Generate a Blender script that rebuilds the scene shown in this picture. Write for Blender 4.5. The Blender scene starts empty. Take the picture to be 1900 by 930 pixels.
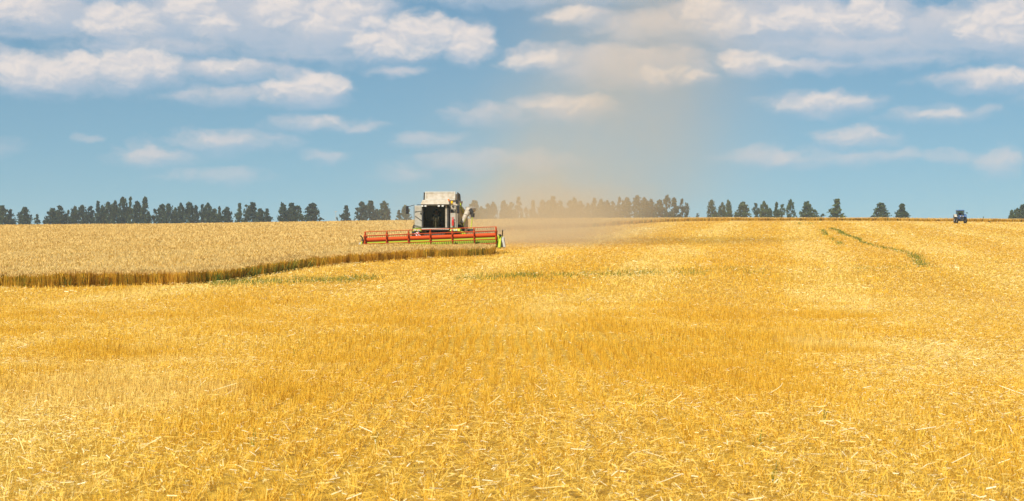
import bpy, math, random
import numpy as np
from mathutils import Vector, Matrix

random.seed(7)
rng = np.random.default_rng(7)
S = bpy.context.scene
COL = S.collection
R = math.radians

# ------------------------------------------------------------------ camera, sky, sun, exposure
F = 3400.0                      # focal length in photograph pixels (photograph is 1900 wide)
EYE = 1.5                       # camera height
ROW = 500.0                     # picture row of the eye level
cam_d = bpy.data.cameras.new('camera')
cam_d.sensor_width = 36.0
cam_d.lens = 36.0 * F / 1900.0
cam_d.shift_y = (ROW - 465.0) / 1900.0
cam_d.clip_start = 0.1
cam_d.clip_end = 20000.0
cam_d.dof.use_dof = True
cam_d.dof.focus_distance = 118.0
cam_d.dof.aperture_fstop = 9.0
cam = bpy.data.objects.new('camera', cam_d)
COL.objects.link(cam)
cam.location = (0, 0, EYE)
cam.rotation_euler = (R(90), 0, 0)
S.camera = cam

SUN_EL, SUN_AZ = R(50), R(206)  # azimuth clockwise from +Y: behind the camera, to its left
sun_dir = Vector((math.sin(SUN_AZ) * math.cos(SUN_EL), math.cos(SUN_AZ) * math.cos(SUN_EL), math.sin(SUN_EL)))
sd = bpy.data.lights.new('sun', 'SUN')
sd.energy = 4.9
sd.angle = R(0.5)
sd.color = (1.0, 0.95, 0.86)
sun = bpy.data.objects.new('sun', sd)
COL.objects.link(sun)
sun.rotation_euler = sun_dir.to_track_quat('Z', 'Y').to_euler()

S.view_settings.view_transform = 'Standard'
S.view_settings.look = 'None'
S.view_settings.exposure = 0.35
S.view_settings.gamma = 1.0
S.view_settings.use_curve_mapping = False
S.render.engine = 'CYCLES'
S.cycles.max_bounces = 6
S.cycles.diffuse_bounces = 3
S.cycles.glossy_bounces = 2
S.cycles.transmission_bounces = 6
S.cycles.transparent_max_bounces = 8
S.cycles.volume_bounces = 2
S.cycles.volume_step_rate = 1.0
S.cycles.volume_max_steps = 64
S.cycles.use_denoising = True
S.cycles.caustics_reflective = False
S.cycles.caustics_refractive = False


class NT:
    """small helper to write node trees"""
    def __init__(self, tree):
        self.t = tree

    def new(self, kind, **kw):
        n = self.t.nodes.new(kind)
        for k, v in kw.items():
            setattr(n, k, v)
        return n

    def put(self, sock, v):
        if hasattr(v, 'is_output') or isinstance(v, bpy.types.NodeSocket):
            self.t.links.new(v, sock)
        else:
            sock.default_value = v

    def m(self, op, a, b=0.0, c=0.0, clamp=False):
        n = self.new('ShaderNodeMath', operation=op, use_clamp=clamp)
        self.put(n.inputs[0], a)
        self.put(n.inputs[1], b)
        self.put(n.inputs[2], c)
        return n.outputs[0]

    def v(self, op, a, b=(0, 0, 0)):
        n = self.new('ShaderNodeVectorMath', operation=op)
        self.put(n.inputs[0], a)
        if op == 'SCALE':
            self.put(n.inputs['Scale'], b)
        else:
            self.put(n.inputs[1], b)
        return n.outputs['Value'] if op in ('DOT_PRODUCT', 'LENGTH') else n.outputs[0]

    def noise(self, vec, scale, detail=2.0, rough=0.5):
        n = self.new('ShaderNodeTexNoise')
        if vec is not None:
            self.put(n.inputs['Vector'], vec)
        n.inputs['Scale'].default_value = scale
        n.inputs['Detail'].default_value = detail
        n.inputs['Roughness'].default_value = rough
        return n

    def mix(self, fac, a, b, mode='MIX'):
        n = self.new('ShaderNodeMix', data_type='RGBA', blend_type=mode)
        self.put(n.inputs[0], fac)
        self.put(n.inputs[6], a)
        self.put(n.inputs[7], b)
        return n.outputs[2]

    def maprange(self, x, a, b, c=0.0, d=1.0, smooth=True):
        n = self.new('ShaderNodeMapRange', interpolation_type='SMOOTHSTEP' if smooth else 'LINEAR')
        self.put(n.inputs[0], x)
        n.inputs[1].default_value = a
        n.inputs[2].default_value = b
        n.inputs[3].default_value = c
        n.inputs[4].default_value = d
        return n.outputs[0]

    def ramp(self, x, stops):
        n = self.new('ShaderNodeValToRGB')
        self.put(n.inputs[0], x)
        e = n.color_ramp.elements
        while len(e) < len(stops):
            e.new(0.5)
        for k, (p, c) in enumerate(stops):
            e[k].position = p
            e[k].color = (*c, 1.0)
        return n.outputs[0]


# ---- sky: Nishita air with fair weather clouds as a function of the direction
W = bpy.data.worlds.new('World')
S.world = W
W.use_nodes = True
wt = W.node_tree
wt.nodes.clear()
w = NT(wt)
SKY_STRENGTH = 0.1
tc = w.new('ShaderNodeTexCoord')
sep = w.new('ShaderNodeSeparateXYZ')
w.put(sep.inputs[0], tc.outputs['Generated'])
az = w.m('ARCTAN2', sep.outputs[0], sep.outputs[1])
el = w.m('ARCSINE', sep.outputs[2])
sky = w.new('ShaderNodeTexSky', sky_type='NISHITA')
sky.sun_disc = False
sky.sun_elevation = SUN_EL
sky.sun_rotation = SUN_AZ
sky.altitude = 300.0
sky.air_density = 1.0
sky.dust_density = 0.6
sky.ozone_density = 4.0
SKY_TINT = (0.585, 0.75, 0.71, 1)
w.put(sky.inputs['Vector'], w.v('NORMALIZE', w.v('ADD', tc.outputs['Generated'], (0, 0, 0.07))))
sky_col = w.mix(1.0, sky.outputs[0], SKY_TINT, 'MULTIPLY')

# clouds: centre x, centre row, half width, half height (photograph pixels)
CLOUDS = [
    (60, 22, 150, 30), (215, 38, 70, 36), (340, 25, 120, 44), (470, 35, 130, 52), (585, 38, 120, 56), (660, 30, 70, 46),
    (700, 82, 75, 26), (785, 66, 75, 30), (868, 80, 42, 30), (560, 103, 120, 9), (60, 140, 90, 28), (150, 138, 90, 30),
    (260, 128, 100, 28), (420, 130, 130, 16), (570, 168, 78, 24), (430, 178, 110, 13), (580, 230, 65, 10),
    (660, 238, 40, 7), (420, 262, 95, 14), (290, 290, 65, 15), (165, 258, 20, 6), (600, 292, 35, 9), (395, 326, 80, 10),
    (800, 262, 55, 9), (745, 322, 42, 10), (870, 300, 80, 16), (910, 215, 65, 15), (1050, 200, 80, 19),
    (1010, 110, 62, 18), (1170, 122, 145, 30), (1288, 146, 38, 11), (1085, 32, 65, 14), (1210, 50, 110, 22),
    (1330, 32, 90, 40), (1450, 36, 130, 40), (1600, 40, 130, 34), (1740, 50, 90, 30), (1860, 48, 90, 44), (1960, 60, 90, 46),
    (1385, 116, 52, 20), (1510, 118, 120, 12), (1660, 104, 140, 13), (1850, 146, 100, 17), (1530, 192, 84, 17),
    (1745, 212, 75, 10), (1590, 256, 62, 14), (1440, 292, 85, 13), (1570, 294, 120, 10), (1750, 292, 60, 8),
    (1860, 302, 45, 18), (730, 132, 40, 8), (1000, 300, 60, 12), (60, 60, 120, 10), (1620, 80, 230, 22), (330, 82, 200, 16),
    (1000, -30, 260, 30), (200, -45, 300, 40), (1600, -45, 260, 30), (-120, 120, 130, 40), (2080, 180, 130, 30),
    (-140, 270, 110, 16), (2060, 280, 100, 14),
]
# sunlit heads standing on those bodies
LOBES = [
    (205, 34, 34, 22), (240, 40, 44, 26), (190, 48, 40, 14), (20, 14, 70, 20), (355, 18, 40, 20), (395, 48, 36, 16), (520, 20, 50, 20), (640, 18, 50, 26), (600, 46, 50, 16), (690, 44, 36, 14),
    (668, 76, 30, 14), (705, 84, 48, 20), (760, 62, 38, 26), (805, 62, 46, 26), (850, 74, 28, 24), (878, 82, 30, 26), (740, 92, 60, 14),
    (30, 128, 44, 20), (95, 136, 44, 16), (160, 126, 42, 20), (215, 128, 34, 22), (255, 120, 40, 22), (300, 120, 26, 20), (60, 146, 40, 10), (420, 124, 40, 9),
    (530, 164, 36, 14), (575, 162, 42, 16), (615, 162, 30, 14), (555, 178, 50, 8), (610, 228, 24, 8), (410, 260, 36, 9), (280, 288, 38, 10),
    (1000, 112, 40, 12), (960, 118, 24, 8), (1080, 192, 40, 11), (1030, 198, 44, 11), (1230, 138, 40, 9), (1290, 144, 26, 8), (1065, 28, 34, 12),
    (1310, 20, 40, 22), (1350, 40, 40, 20), (1410, 46, 36, 12), (1480, 34, 46, 18), (1540, 40, 40, 18), (1610, 26, 30, 22), (1640, 38, 30, 14),
    (1800, 44, 34, 18), (1850, 40, 36, 26), (1890, 30, 36, 28), (1880, 66, 40, 16), (1375, 112, 30, 14), (1430, 112, 40, 9), (1840, 140, 40, 12), (1890, 142, 30, 10),
    (1525, 186, 34, 13), (1560, 190, 40, 9), (1490, 196, 34, 7), (1585, 252, 40, 10), (1450, 290, 34, 8), (1860, 296, 26, 10), (1745, 210, 30, 6),
]


def shape_group(name, blobs, ka, kb, soft):
    grp = bpy.data.node_groups.new(name, 'ShaderNodeTree')
    grp.interface.new_socket('P', in_out='INPUT', socket_type='NodeSocketVector')
    grp.interface.new_socket('Env', in_out='OUTPUT', socket_type='NodeSocketFloat')
    g = NT(grp)
    gi = g.new('NodeGroupInput')
    go = g.new('NodeGroupOutput')
    acc = None
    for cx, cy, a, b in blobs:
        cu = 10 * math.atan((cx - 950) / F)
        cv = 10 * math.atan((ROW - cy) / F * math.cos(cu / 10))
        q = g.v('SUBTRACT', gi.outputs[0], (cu, cv, 0))
        q = g.v('MULTIPLY', q, (340.0 / (a * ka), 340.0 / (b * kb), 0))
        d2 = g.v('DOT_PRODUCT', q, q)
        kk = min(1.0, max(0.45, b / soft))
        d2 = g.m('MULTIPLY_ADD', d2, kk, 1.0 - kk)
        acc = d2 if acc is None else g.m('SMOOTH_MIN', acc, d2, 0.3)
    env = g.m('SUBTRACT', 1.0, acc)
    g.put(go.inputs[0], g.m('MAXIMUM', env, -2.0))
    return grp


G_BODY = shape_group('cloud_body', CLOUDS, 1.15, 1.45, 24.0)
G_LOBE = shape_group('cloud_lobe', LOBES, 1.25, 1.5, 15.0)

cmb = w.new('ShaderNodeCombineXYZ')
w.put(cmb.inputs[0], w.m('MULTIPLY', az, 10.0))
w.put(cmb.inputs[1], w.m('MULTIPLY', el, 10.0))
P = cmb.outputs[0]
n1 = w.noise(w.v('MULTIPLY', P, (2.6, 4.2, 1)), 2.0, 4.0, 0.55)
warp = w.v('MULTIPLY', w.v('SUBTRACT', n1.outputs['Color'], (0.5, 0.5, 0.5)), (0.20, 0.10, 0.0))
Pw = w.v('ADD', P, warp)
SUNOFF = (-0.014, 0.034, 0)


def shape(p, grp):
    gn = w.new('ShaderNodeGroup')
    gn.node_tree = grp
    w.put(gn.inputs[0], p)
    return gn.outputs[0]


def detail(p, sx, sy, det, rough):
    a = w.noise(w.v('MULTIPLY', p, (sx, sy, 1)), 2.0, det, rough).outputs[0]
    return w.m('SUBTRACT', a, 0.5)


# bodies: soft, grey-mauve, bluer underneath
eb = shape(Pw, G_BODY)
eb2 = shape(w.v('ADD', Pw, SUNOFF), G_BODY)
db = w.m('MULTIPLY_ADD', detail(Pw, 2.8, 5.2, 6.0, 0.58), 2.3, eb)
ab = w.maprange(db, -0.7, 1.0)
top_b = w.maprange(w.m('SUBTRACT', eb, eb2), -0.9, 0.6)
fade = w.maprange(el, 0.012, 0.125, 0.34, 0.88)
ab = w.m('MULTIPLY', w.m('MULTIPLY', ab, fade), w.m('MULTIPLY_ADD', top_b, 0.4, 0.6))
K = 1.0 / SKY_STRENGTH
body_col = w.mix(top_b, (0.33 * K, 0.42 * K, 0.54 * K, 1), (0.53 * K, 0.51 * K, 0.53 * K, 1))
# lobes: crisp edged, sunlit from above left
fine = detail(Pw, 5.0, 7.5, 5.0, 0.52)
elb = shape(Pw, G_LOBE)
el2 = shape(w.v('ADD', Pw, SUNOFF), G_LOBE)
dl = w.m('MULTIPLY_ADD', fine, 2.2, elb)
al = w.maprange(dl, -0.5, 1.0)
fine2 = detail(w.v('ADD', Pw, (-0.014, 0.022, 0)), 5.0, 7.5, 5.0, 0.52)
relief = w.m('MULTIPLY', w.m('SUBTRACT', fine, fine2), 1.5)
top_l = w.maprange(w.m('ADD', w.m('MULTIPLY', w.m('SUBTRACT', elb, el2), 0.6), relief), -0.75, 0.5)
al = w.m('MULTIPLY', al, w.m('MULTIPLY', w.maprange(el, 0.02, 0.115, 0.30, 0.74), w.m('MULTIPLY_ADD', top_l, 0.6, 0.4)))
warm = w.mix(w.maprange(el, 0.03, 0.11), (0.54 * K, 0.48 * K, 0.48 * K, 1), (0.72 * K, 0.635 * K, 0.58 * K, 1))
lobe_col = w.mix(top_l, (0.43 * K, 0.45 * K, 0.51 * K, 1), warm)
final = w.mix(ab, sky_col, body_col)
final = w.mix(al, final, lobe_col)
bg = w.new('ShaderNodeBackground')
w.put(bg.inputs[0], final)
bg.inputs[1].default_value = SKY_STRENGTH
wo = w.new('ShaderNodeOutputWorld')
wt.links.new(bg.outputs[0], wo.inputs[0])
W.cycles.sampling_method = 'MANUAL'
W.cycles.sample_map_resolution = 512

# ------------------------------------------------------------------ terrain
PD = np.array([-80, 0, 45, 65, 81, 100, 117, 140, 200, 300, 330, 360, 420, 900, 1500, 5000], float)
PZ = np.array([-1.5, -1.5, -1.5, -1.32, -0.83, 0.02, 0.76, 1.64, 3.95, 7.7, 8.55, 9.2, 9.3, 21.0, 29.0, 60.0]) + EYE


def pchip(xk, yk):
    h = np.diff(xk)
    s = np.diff(yk) / h
    m = np.zeros_like(yk)
    for k in range(1, len(xk) - 1):
        if s[k - 1] * s[k] > 0:
            a, b = 2 * h[k] + h[k - 1], h[k] + 2 * h[k - 1]
            m[k] = (a + b) / (a / s[k - 1] + b / s[k])
    m[-1] = s[-1]

    def f(x):
        x = np.clip(x, xk[0], xk[-1])
        k = np.clip(np.searchsorted(xk, x, side='right') - 1, 0, len(xk) - 2)
        t = (x - xk[k]) / h[k]
        return ((2 * t**3 - 3 * t**2 + 1) * yk[k] + (t**3 - 2 * t**2 + t) * h[k] * m[k]
                + (-2 * t**3 + 3 * t**2) * yk[k + 1] + (t**3 - t**2) * h[k] * m[k + 1])
    return f


prof = pchip(PD, PZ)


def sstep(a, b, x):
    t = np.clip((x - a) / (b - a), 0, 1)
    return t * t * (3 - 2 * t)


def ground(x, y):
    x = np.asarray(x, float)
    y = np.asarray(y, float)
    yy = np.maximum(y, 20.0)
    px = np.clip(950 + x / yy * F, -900, 2900)
    drop = np.interp(px, [-900, 0, 300, 600, 1000, 1300, 1600, 1900, 2900], [24, 12.5, 10.5, 6, 0.5, -1, -1, 1.5, 8])
    z = prof(y) - drop * yy / F * sstep(110, 300, y)
    z = z + 0.05 * np.sin(x * 0.21 + 1.3) * np.sin(y * 0.17) * sstep(8, 30, y) * (1 - sstep(80, 125, y))
    return z


def gz(x, y):
    return float(ground(np.array([x]), np.array([y]))[0])


_scan = np.concatenate([np.arange(8, 420, 0.25)])


def at(px, py):
    """the ground point that the picture position shows"""
    xs = (px - 950) / F * _scan
    zs = EYE + (ROW - py) / F * _scan
    hit = np.nonzero(ground(xs, _scan) >= zs)[0]
    k = hit[0] if len(hit) else len(_scan) - 1
    return xs[k], _scan[k]


def rnd_noise2(x, y, scale, seed):
    """cheap smooth value noise for scattering densities"""
    r2 = np.random.default_rng(seed)
    tab = r2.random((256, 256))
    u, v = x / scale + 1000.0, y / scale + 1000.0
    i, j = np.floor(u).astype(int), np.floor(v).astype(int)
    fu, fv = u - i, v - j
    fu = fu * fu * (3 - 2 * fu)
    fv = fv * fv * (3 - 2 * fv)
    g2 = lambda a, b: tab[a % 256, b % 256]
    return (g2(i, j) * (1 - fu) + g2(i + 1, j) * fu) * (1 - fv) + (g2(i, j + 1) * (1 - fu) + g2(i + 1, j + 1) * fu) * fv


# ------------------------------------------------------------------ materials
def material(name):
    m = bpy.data.materials.new(name)
    m.use_nodes = True
    t = NT(m.node_tree)
    b = next(n for n in m.node_tree.nodes if n.type == 'BSDF_PRINCIPLED')
    return m, t, b


def paint(name, col, rough=0.45, metal=0.0, dust=0.3, dust_col=(0.42, 0.33, 0.20), scale=2.5, spec=0.4):
    """painted or plain surface with an uneven film of field dust"""
    m, t, b = material(name)
    c = t.new('ShaderNodeTexCoord')
    n = t.noise(c.outputs['Object'], scale, 5.0, 0.6)
    f = t.maprange(n.outputs[0], 0.35, 0.7, 0.0, dust)
    t.put(b.inputs['Base Color'], t.mix(f, (*col, 1), (*dust_col, 1)))
    t.put(b.inputs['Roughness'], t.m('MULTIPLY_ADD', f, 0.4, rough, clamp=True))
    b.inputs['Metallic'].default_value = metal
    b.inputs['Specular IOR Level'].default_value = spec
    return m


def field_tone(t):
    """large uneven bands of straw cover along the working direction, shared by soil and stubble"""
    geo = t.new('ShaderNodeNewGeometry')
    p = geo.outputs['Position']
    a = t.noise(t.v('MULTIPLY', p, (0.15, 0.022, 0.0)), 1.0, 3.0, 0.6).outputs[0]
    b = t.noise(t.v('MULTIPLY', p, (0.55, 0.30, 0.0)), 1.0, 3.0, 0.6).outputs[0]
    s = t.m('ADD', t.m('MULTIPLY', a, 0.6), t.m('MULTIPLY', b, 0.4))
    # straw let fall along every pass of the header, paler than the bare strip between
    across = t.m('ADD', t.v('DOT_PRODUCT', p, (0.9892 / 9.2, -0.1464 / 9.2, 0.0)), t.m('MULTIPLY', a, 0.55))
    tri = t.m('ABSOLUTE', t.m('SUBTRACT', t.m('FRACT', across), 0.5))
    sw = t.maprange(tri, 0.12, 0.36, 1.0, 0.0)
    far_ = t.maprange(t.v('DOT_PRODUCT', p, (0, 1, 0)), 40.0, 90.0, 0.15, 0.62)
    return t.m('ADD', t.m('MULTIPLY', t.maprange(s, 0.34, 0.66), t.m('SUBTRACT', 1.0, far_)), t.m('MULTIPLY', sw, far_))


def straw_material(name, stops, tone=0.32, spec=0.15, rough=0.6, warm=(0.87, 0.77, 0.58), thin=0.2):
    m, t, b = material(name)
    at_ = t.new('ShaderNodeAttribute', attribute_name='rnd')
    c = t.ramp(at_.outputs['Fac'], stops)
    if tone > 0:
        f = t.m('MULTIPLY', t.m('SUBTRACT', 1.0, field_tone(t)), tone * 2.2)
        c = t.mix(f, c, t.mix(1.0, c, (*warm, 1), 'MULTIPLY'))
        c = t.mix(t.maprange(field_tone(t), 0.55, 1.0, 0.0, tone * 1.3), c, (0.93, 0.74, 0.30, 1))
    t.put(b.inputs['Base Color'], c)
    b.inputs['Roughness'].default_value = rough
    b.inputs['Specular IOR Level'].default_value = spec
    if thin > 0:
        tl = t.new('ShaderNodeBsdfTranslucent')
        t.put(tl.inputs[0], c)
        ms = t.new('ShaderNodeMixShader')
        ms.inputs[0].default_value = thin
        om_ = next(n_ for n_ in m.node_tree.nodes if n_.type == 'OUTPUT_MATERIAL')
        m.node_tree.links.new(b.outputs[0], ms.inputs[1])
        m.node_tree.links.new(tl.outputs[0], ms.inputs[2])
        m.node_tree.links.new(ms.outputs[0], om_.inputs[0])
    return m


M_stub = straw_material('cut_stalks', [(0.0, (0.50, 0.26, 0.022)), (0.25, (0.78, 0.46, 0.042)), (0.7, (0.88, 0.57, 0.068)), (1.0, (0.92, 0.72, 0.22))])
M_straw = straw_material('loose_straw', [(0.0, (0.74, 0.44, 0.042)), (0.5, (0.88, 0.58, 0.085)), (0.75, (0.90, 0.68, 0.22)), (1.0, (0.93, 0.86, 0.62))], spec=0.6, rough=0.38)
M_stem = straw_material('wheat_stems', [(0.0, (0.36, 0.19, 0.016)), (0.5, (0.72, 0.42, 0.032)), (0.88, (0.84, 0.54, 0.075)), (0.92, (0.24, 0.24, 0.03)), (1.0, (0.14, 0.18, 0.02))], tone=0.0, thin=0.4)
M_ear = straw_material('wheat_ears', [(0.0, (0.56, 0.36, 0.105)), (0.5, (0.71, 0.475, 0.155)), (1.0, (0.81, 0.575, 0.22))], tone=0.10)
M_weed = straw_material('green_weed', [(0.0, (0.07, 0.12, 0.018)), (0.6, (0.13, 0.19, 0.025)), (1.0, (0.30, 0.29, 0.04))], tone=0.0)

M_soil, t, b = material('stubble_soil')
geo = t.new('ShaderNodeNewGeometry')
n = t.noise(t.v('MULTIPLY', geo.outputs['Position'], (9, 3.5, 1)), 1.0, 8.0, 0.7)
c = t.ramp(n.outputs[0], [(0.28, (0.22, 0.12, 0.026)), (0.45, (0.46, 0.265, 0.034)), (0.6, (0.70, 0.43, 0.052)), (0.8, (0.84, 0.58, 0.13))])
f = t.m('MULTIPLY', t.m('SUBTRACT', 1.0, field_tone(t)), 0.57)
c = t.mix(f, c, t.mix(1.0, c, (0.89, 0.79, 0.60, 1), 'MULTIPLY'))
t.put(b.inputs['Base Color'], c)
b.inputs['Roughness'].default_value = 0.8
b.inputs['Specular IOR Level'].default_value = 0.1
bump = t.new('ShaderNodeBump')
bump.inputs['Strength'].default_value = 0.9
bump.inputs['Distance'].default_value = 0.06
t.put(bump.inputs['Height'], n.outputs[0])
t.put(b.inputs['Normal'], bump.outputs[0])

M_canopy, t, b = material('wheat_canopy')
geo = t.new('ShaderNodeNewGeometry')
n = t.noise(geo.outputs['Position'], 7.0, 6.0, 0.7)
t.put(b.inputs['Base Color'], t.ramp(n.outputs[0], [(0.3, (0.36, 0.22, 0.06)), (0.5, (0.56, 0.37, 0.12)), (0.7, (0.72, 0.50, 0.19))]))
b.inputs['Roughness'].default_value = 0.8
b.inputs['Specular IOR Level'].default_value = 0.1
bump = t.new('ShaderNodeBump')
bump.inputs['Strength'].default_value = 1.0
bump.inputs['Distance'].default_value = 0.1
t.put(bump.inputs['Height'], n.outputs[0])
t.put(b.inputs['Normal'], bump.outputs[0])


# ------------------------------------------------------------------ mesh helpers
def tag(o, label=None, cat=None, group=None, kind=None):
    if label:
        o['label'] = label
    if cat:
        o['category'] = cat
    if group:
        o['group'] = group
    if kind:
        o['kind'] = kind
    return o


def np_mesh(name, verts, quads, rnd=None, mats=(), midx=None):
    me = bpy.data.meshes.new(name)
    nv, nf = len(verts), len(quads)
    me.vertices.add(nv)
    me.vertices.foreach_set('co', np.ascontiguousarray(verts, np.float32).ravel())
    k = quads.shape[1]
    me.loops.add(nf * k)
    me.loops.foreach_set('vertex_index', np.ascontiguousarray(quads, np.int32).ravel())
    me.polygons.add(nf)
    me.polygons.foreach_set('loop_start', np.arange(0, nf * k, k, dtype=np.int32))
    if midx is not None:
        me.polygons.foreach_set('material_index', np.ascontiguousarray(midx, np.int32))
    if rnd is not None:
        a = me.attributes.new('rnd', 'FLOAT', 'POINT')
        a.data.foreach_set('value', np.ascontiguousarray(rnd, np.float32))
    for m in mats:
        me.materials.append(m)
    me.update(calc_edges=True)
    return me


def blades(base, direc, width, taper=1.0, facing=None):
    """N thin four cornered blades; base (N,3), direc (N,3), width (N,)"""
    n = len(base)
    if facing is None:
        ang = rng.random(n) * math.pi
        side = np.stack([np.cos(ang), np.sin(ang), np.zeros(n)], 1)
    else:
        side = facing
    wv = side * (width * 0.5)[:, None]
    v = np.stack([base - wv, base + wv, base + direc + wv * taper, base + direc - wv * taper], 1)
    return v


class Blades:
    def __init__(self):
        self.v, self.r, self.m = [], [], []

    def add(self, v, rnd, m=0):
        self.v.append(v)
        self.r.append(rnd)
        self.m.append(np.full(len(v), m))

    def build(self, name, mats):
        v = np.concatenate(self.v).reshape(-1, 3)
        r = np.repeat(np.concatenate(self.r), 4)
        q = np.arange(len(v)).reshape(-1, 4)
        me = np_mesh(name, v, q, r, mats, np.concatenate(self.m))
        o = bpy.data.objects.new(name, me)
        COL.objects.link(o)
        return o


# ground: one sheet to the horizon
ys = np.concatenate([np.linspace(-80, 4, 15), np.arange(6, 60, 1.0), np.arange(60, 430, 2.0), np.geomspace(430, 5000, 40)])
xh = np.concatenate([np.arange(2, 140, 2.5), np.geomspace(140, 5000, 32)])
xs = np.concatenate([-xh[::-1], [0], xh])
gx, gy = np.meshgrid(xs, ys)
gzv = ground(gx, gy)
nx = len(xs)
vv = np.stack([gx, gy, gzv], 2).reshape(-1, 3)
ii, jj = np.meshgrid(np.arange(len(ys) - 1), np.arange(nx - 1), indexing='ij')
a0 = (ii * nx + jj).ravel()
quads = np.stack([a0, a0 + 1, a0 + nx + 1, a0 + nx], 1)
me = np_mesh('ground', vv, quads, None, [M_soil])
me.shade_smooth()
go_ = bpy.data.objects.new('ground', me)
COL.objects.link(go_)
tag(go_, 'pale straw coloured field soil rolling up to the horizon', 'ground', kind='structure')

# ------------------------------------------------------------------ where the uncut wheat stands (polygon on the ground)
front = [(-420, 540), (-60, 536), (0, 535), (130, 534), (260, 530), (400, 526), (470, 515), (560, 500), (650, 490), (780, 481), (907, 475.6)]
PF = [at(*p) for p in front]
YAW = R(5.0)
HX, HY = -5.55, 124.6            # header centre at its knife
hc, hs = math.cos(YAW), math.sin(YAW)


def comb(lx, ly):
    """combine-local (forward = -y) to ground; origin of the header knife line"""
    return HX + lx * hc + ly * hs, HY - lx * hs + ly * hc


P_hr = comb(4.4, 0.15)
P_hl = comb(-4.75, 0.15)
P_hl2 = comb(-4.75, 6.0)
back = [(940, 428), (1053, 424), (1094, 422.5), (1150, 418), (1194, 415), (1240, 412.3), (1320, 410.3), (1600, 410.5), (1780, 412), (1900, 413.2), (2300, 416)]
PB = []
for px, py in back:
    x, y = at(px, py)
    PB.append((x, min(y, 333.0)))
POLY = PF + [P_hr, P_hl, P_hl2] + PB + [(PB[-1][0] + 60, 470), (-330, 470), (-330, 100)]
POLY = np.array(POLY)


def inside(x, y):
    r = np.zeros(x.shape, bool)
    n_ = len(POLY)
    for k in range(n_):
        x1, y1 = POLY[k]
        x2, y2 = POLY[(k + 1) % n_]
        c_ = ((y1 > y) != (y2 > y)) & (x < (x2 - x1) * (y - y1) / (y2 - y1 + 1e-12) + x1)
        r ^= c_
    return r


def edge_dist(x, y, upto=None):
    d = np.full(x.shape, 1e9)
    n_ = len(POLY) - 3 if upto is None else upto
    for k in range(n_):
        x1, y1 = POLY[k]
        x2, y2 = POLY[(k + 1) % len(POLY)]
        dx, dy = x2 - x1, y2 - y1
        tt = np.clip(((x - x1) * dx + (y - y1) * dy) / (dx * dx + dy * dy + 1e-9), 0, 1)
        d = np.minimum(d, np.hypot(x - x1 - tt * dx, y - y1 - tt * dy))
    return d


def wedge(d0, d1, per_m2, margin=5.5):
    """random ground points in the part of the field the camera can see, plus a margin"""
    k = 0.2794
    e0, e1 = (d0 * 0.82 if d0 > 10 else d0), d1 * 1.22
    area = k * (e1**2 - e0**2) + 2 * margin * (e1 - e0)
    n_ = int(area * per_m2)
    y = np.sqrt(rng.random(n_) * (e1**2 - e0**2) + e0**2)
    x = (rng.random(n_) * 2 - 1) * (k * y + margin)
    p_ = 1 - np.clip((y / d1 - 0.82) / 0.40, 0, 1)
    if d0 > 10:
        p_ *= np.clip((y / d0 - 0.82) / 0.40, 0, 1)
    i_ = rng.random(n_) < p_
    return x[i_], y[i_]


def straw_cover(x, y):
    """0 = clean standing rows, 1 = thick chopped straw"""
    d = y
    px = 950 + x / np.maximum(y, 5) * F
    wob = 380 * (rnd_noise2(x, y * 0.6, 3.0, 8) - 0.5)
    dw = d * (1 + 0.5 * (rnd_noise2(x, y * 0.3, 1.6, 9) - 0.5))
    a = 1 - sstep(15, 26, dw)
    row_zone = sstep(16, 26, dw) * (1 - sstep(42, 66, dw)) * np.exp(-((px + wob - 1060) / 460.0) ** 2)
    right = sstep(1300, 1750, px + wob) * sstep(16, 28, dw)
    far = sstep(52, 70, d) * 0.75
    base = np.maximum.reduce([a * 0.72, right * 1.0, far * 0.85, 0.5 * np.ones_like(a)]) - 0.42 * row_zone
    n_ = rnd_noise2(x + 0.15 * y, y * 0.4, 2.2, 3) * 0.6 + rnd_noise2(x, y, 0.8, 4) * 0.4
    return np.clip(base + (n_ - 0.5) * 1.25, 0, 1)


# ------------------------------------------------------------------ stubble and loose straw
stub, loose = Blades(), Blades()


def add_stubble(d0, d1, dens_, h, wid, row, jit):
    x, y = wedge(d0, d1, dens_)
    if row:
        x = np.round(x / row) * row + rng.normal(0, jit, len(x)) + 0.04 * np.sin(y * 0.8)
    keep = ~inside(x, y)
    cov = straw_cover(x, y)
    keep &= rng.random(len(x)) > 0.45 * cov
    keep &= rng.random(len(x)) < 0.15 + 1.1 * rnd_noise2(x, y * 0.7, 0.3, 5)
    x, y, cov = x[keep], y[keep], cov[keep]
    n_ = len(x)
    hh = h * (0.45 + 0.75 * rng.random(n_)) * (1 - 0.3 * cov)
    lean = 0.10 + 0.45 * cov
    dv = np.stack([rng.normal(0, 1, n_) * lean * hh, rng.normal(0, 1, n_) * lean * hh, hh], 1)
    base = np.stack([x, y, ground(x, y) - 0.01], 1)
    r_ = np.clip(rng.normal(0.28, 0.22, n_) + 0.52 * cov, 0, 1)
    stub.add(blades(base, dv, wid * (0.6 + 0.8 * rng.random(n_)), 0.8), r_)


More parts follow.
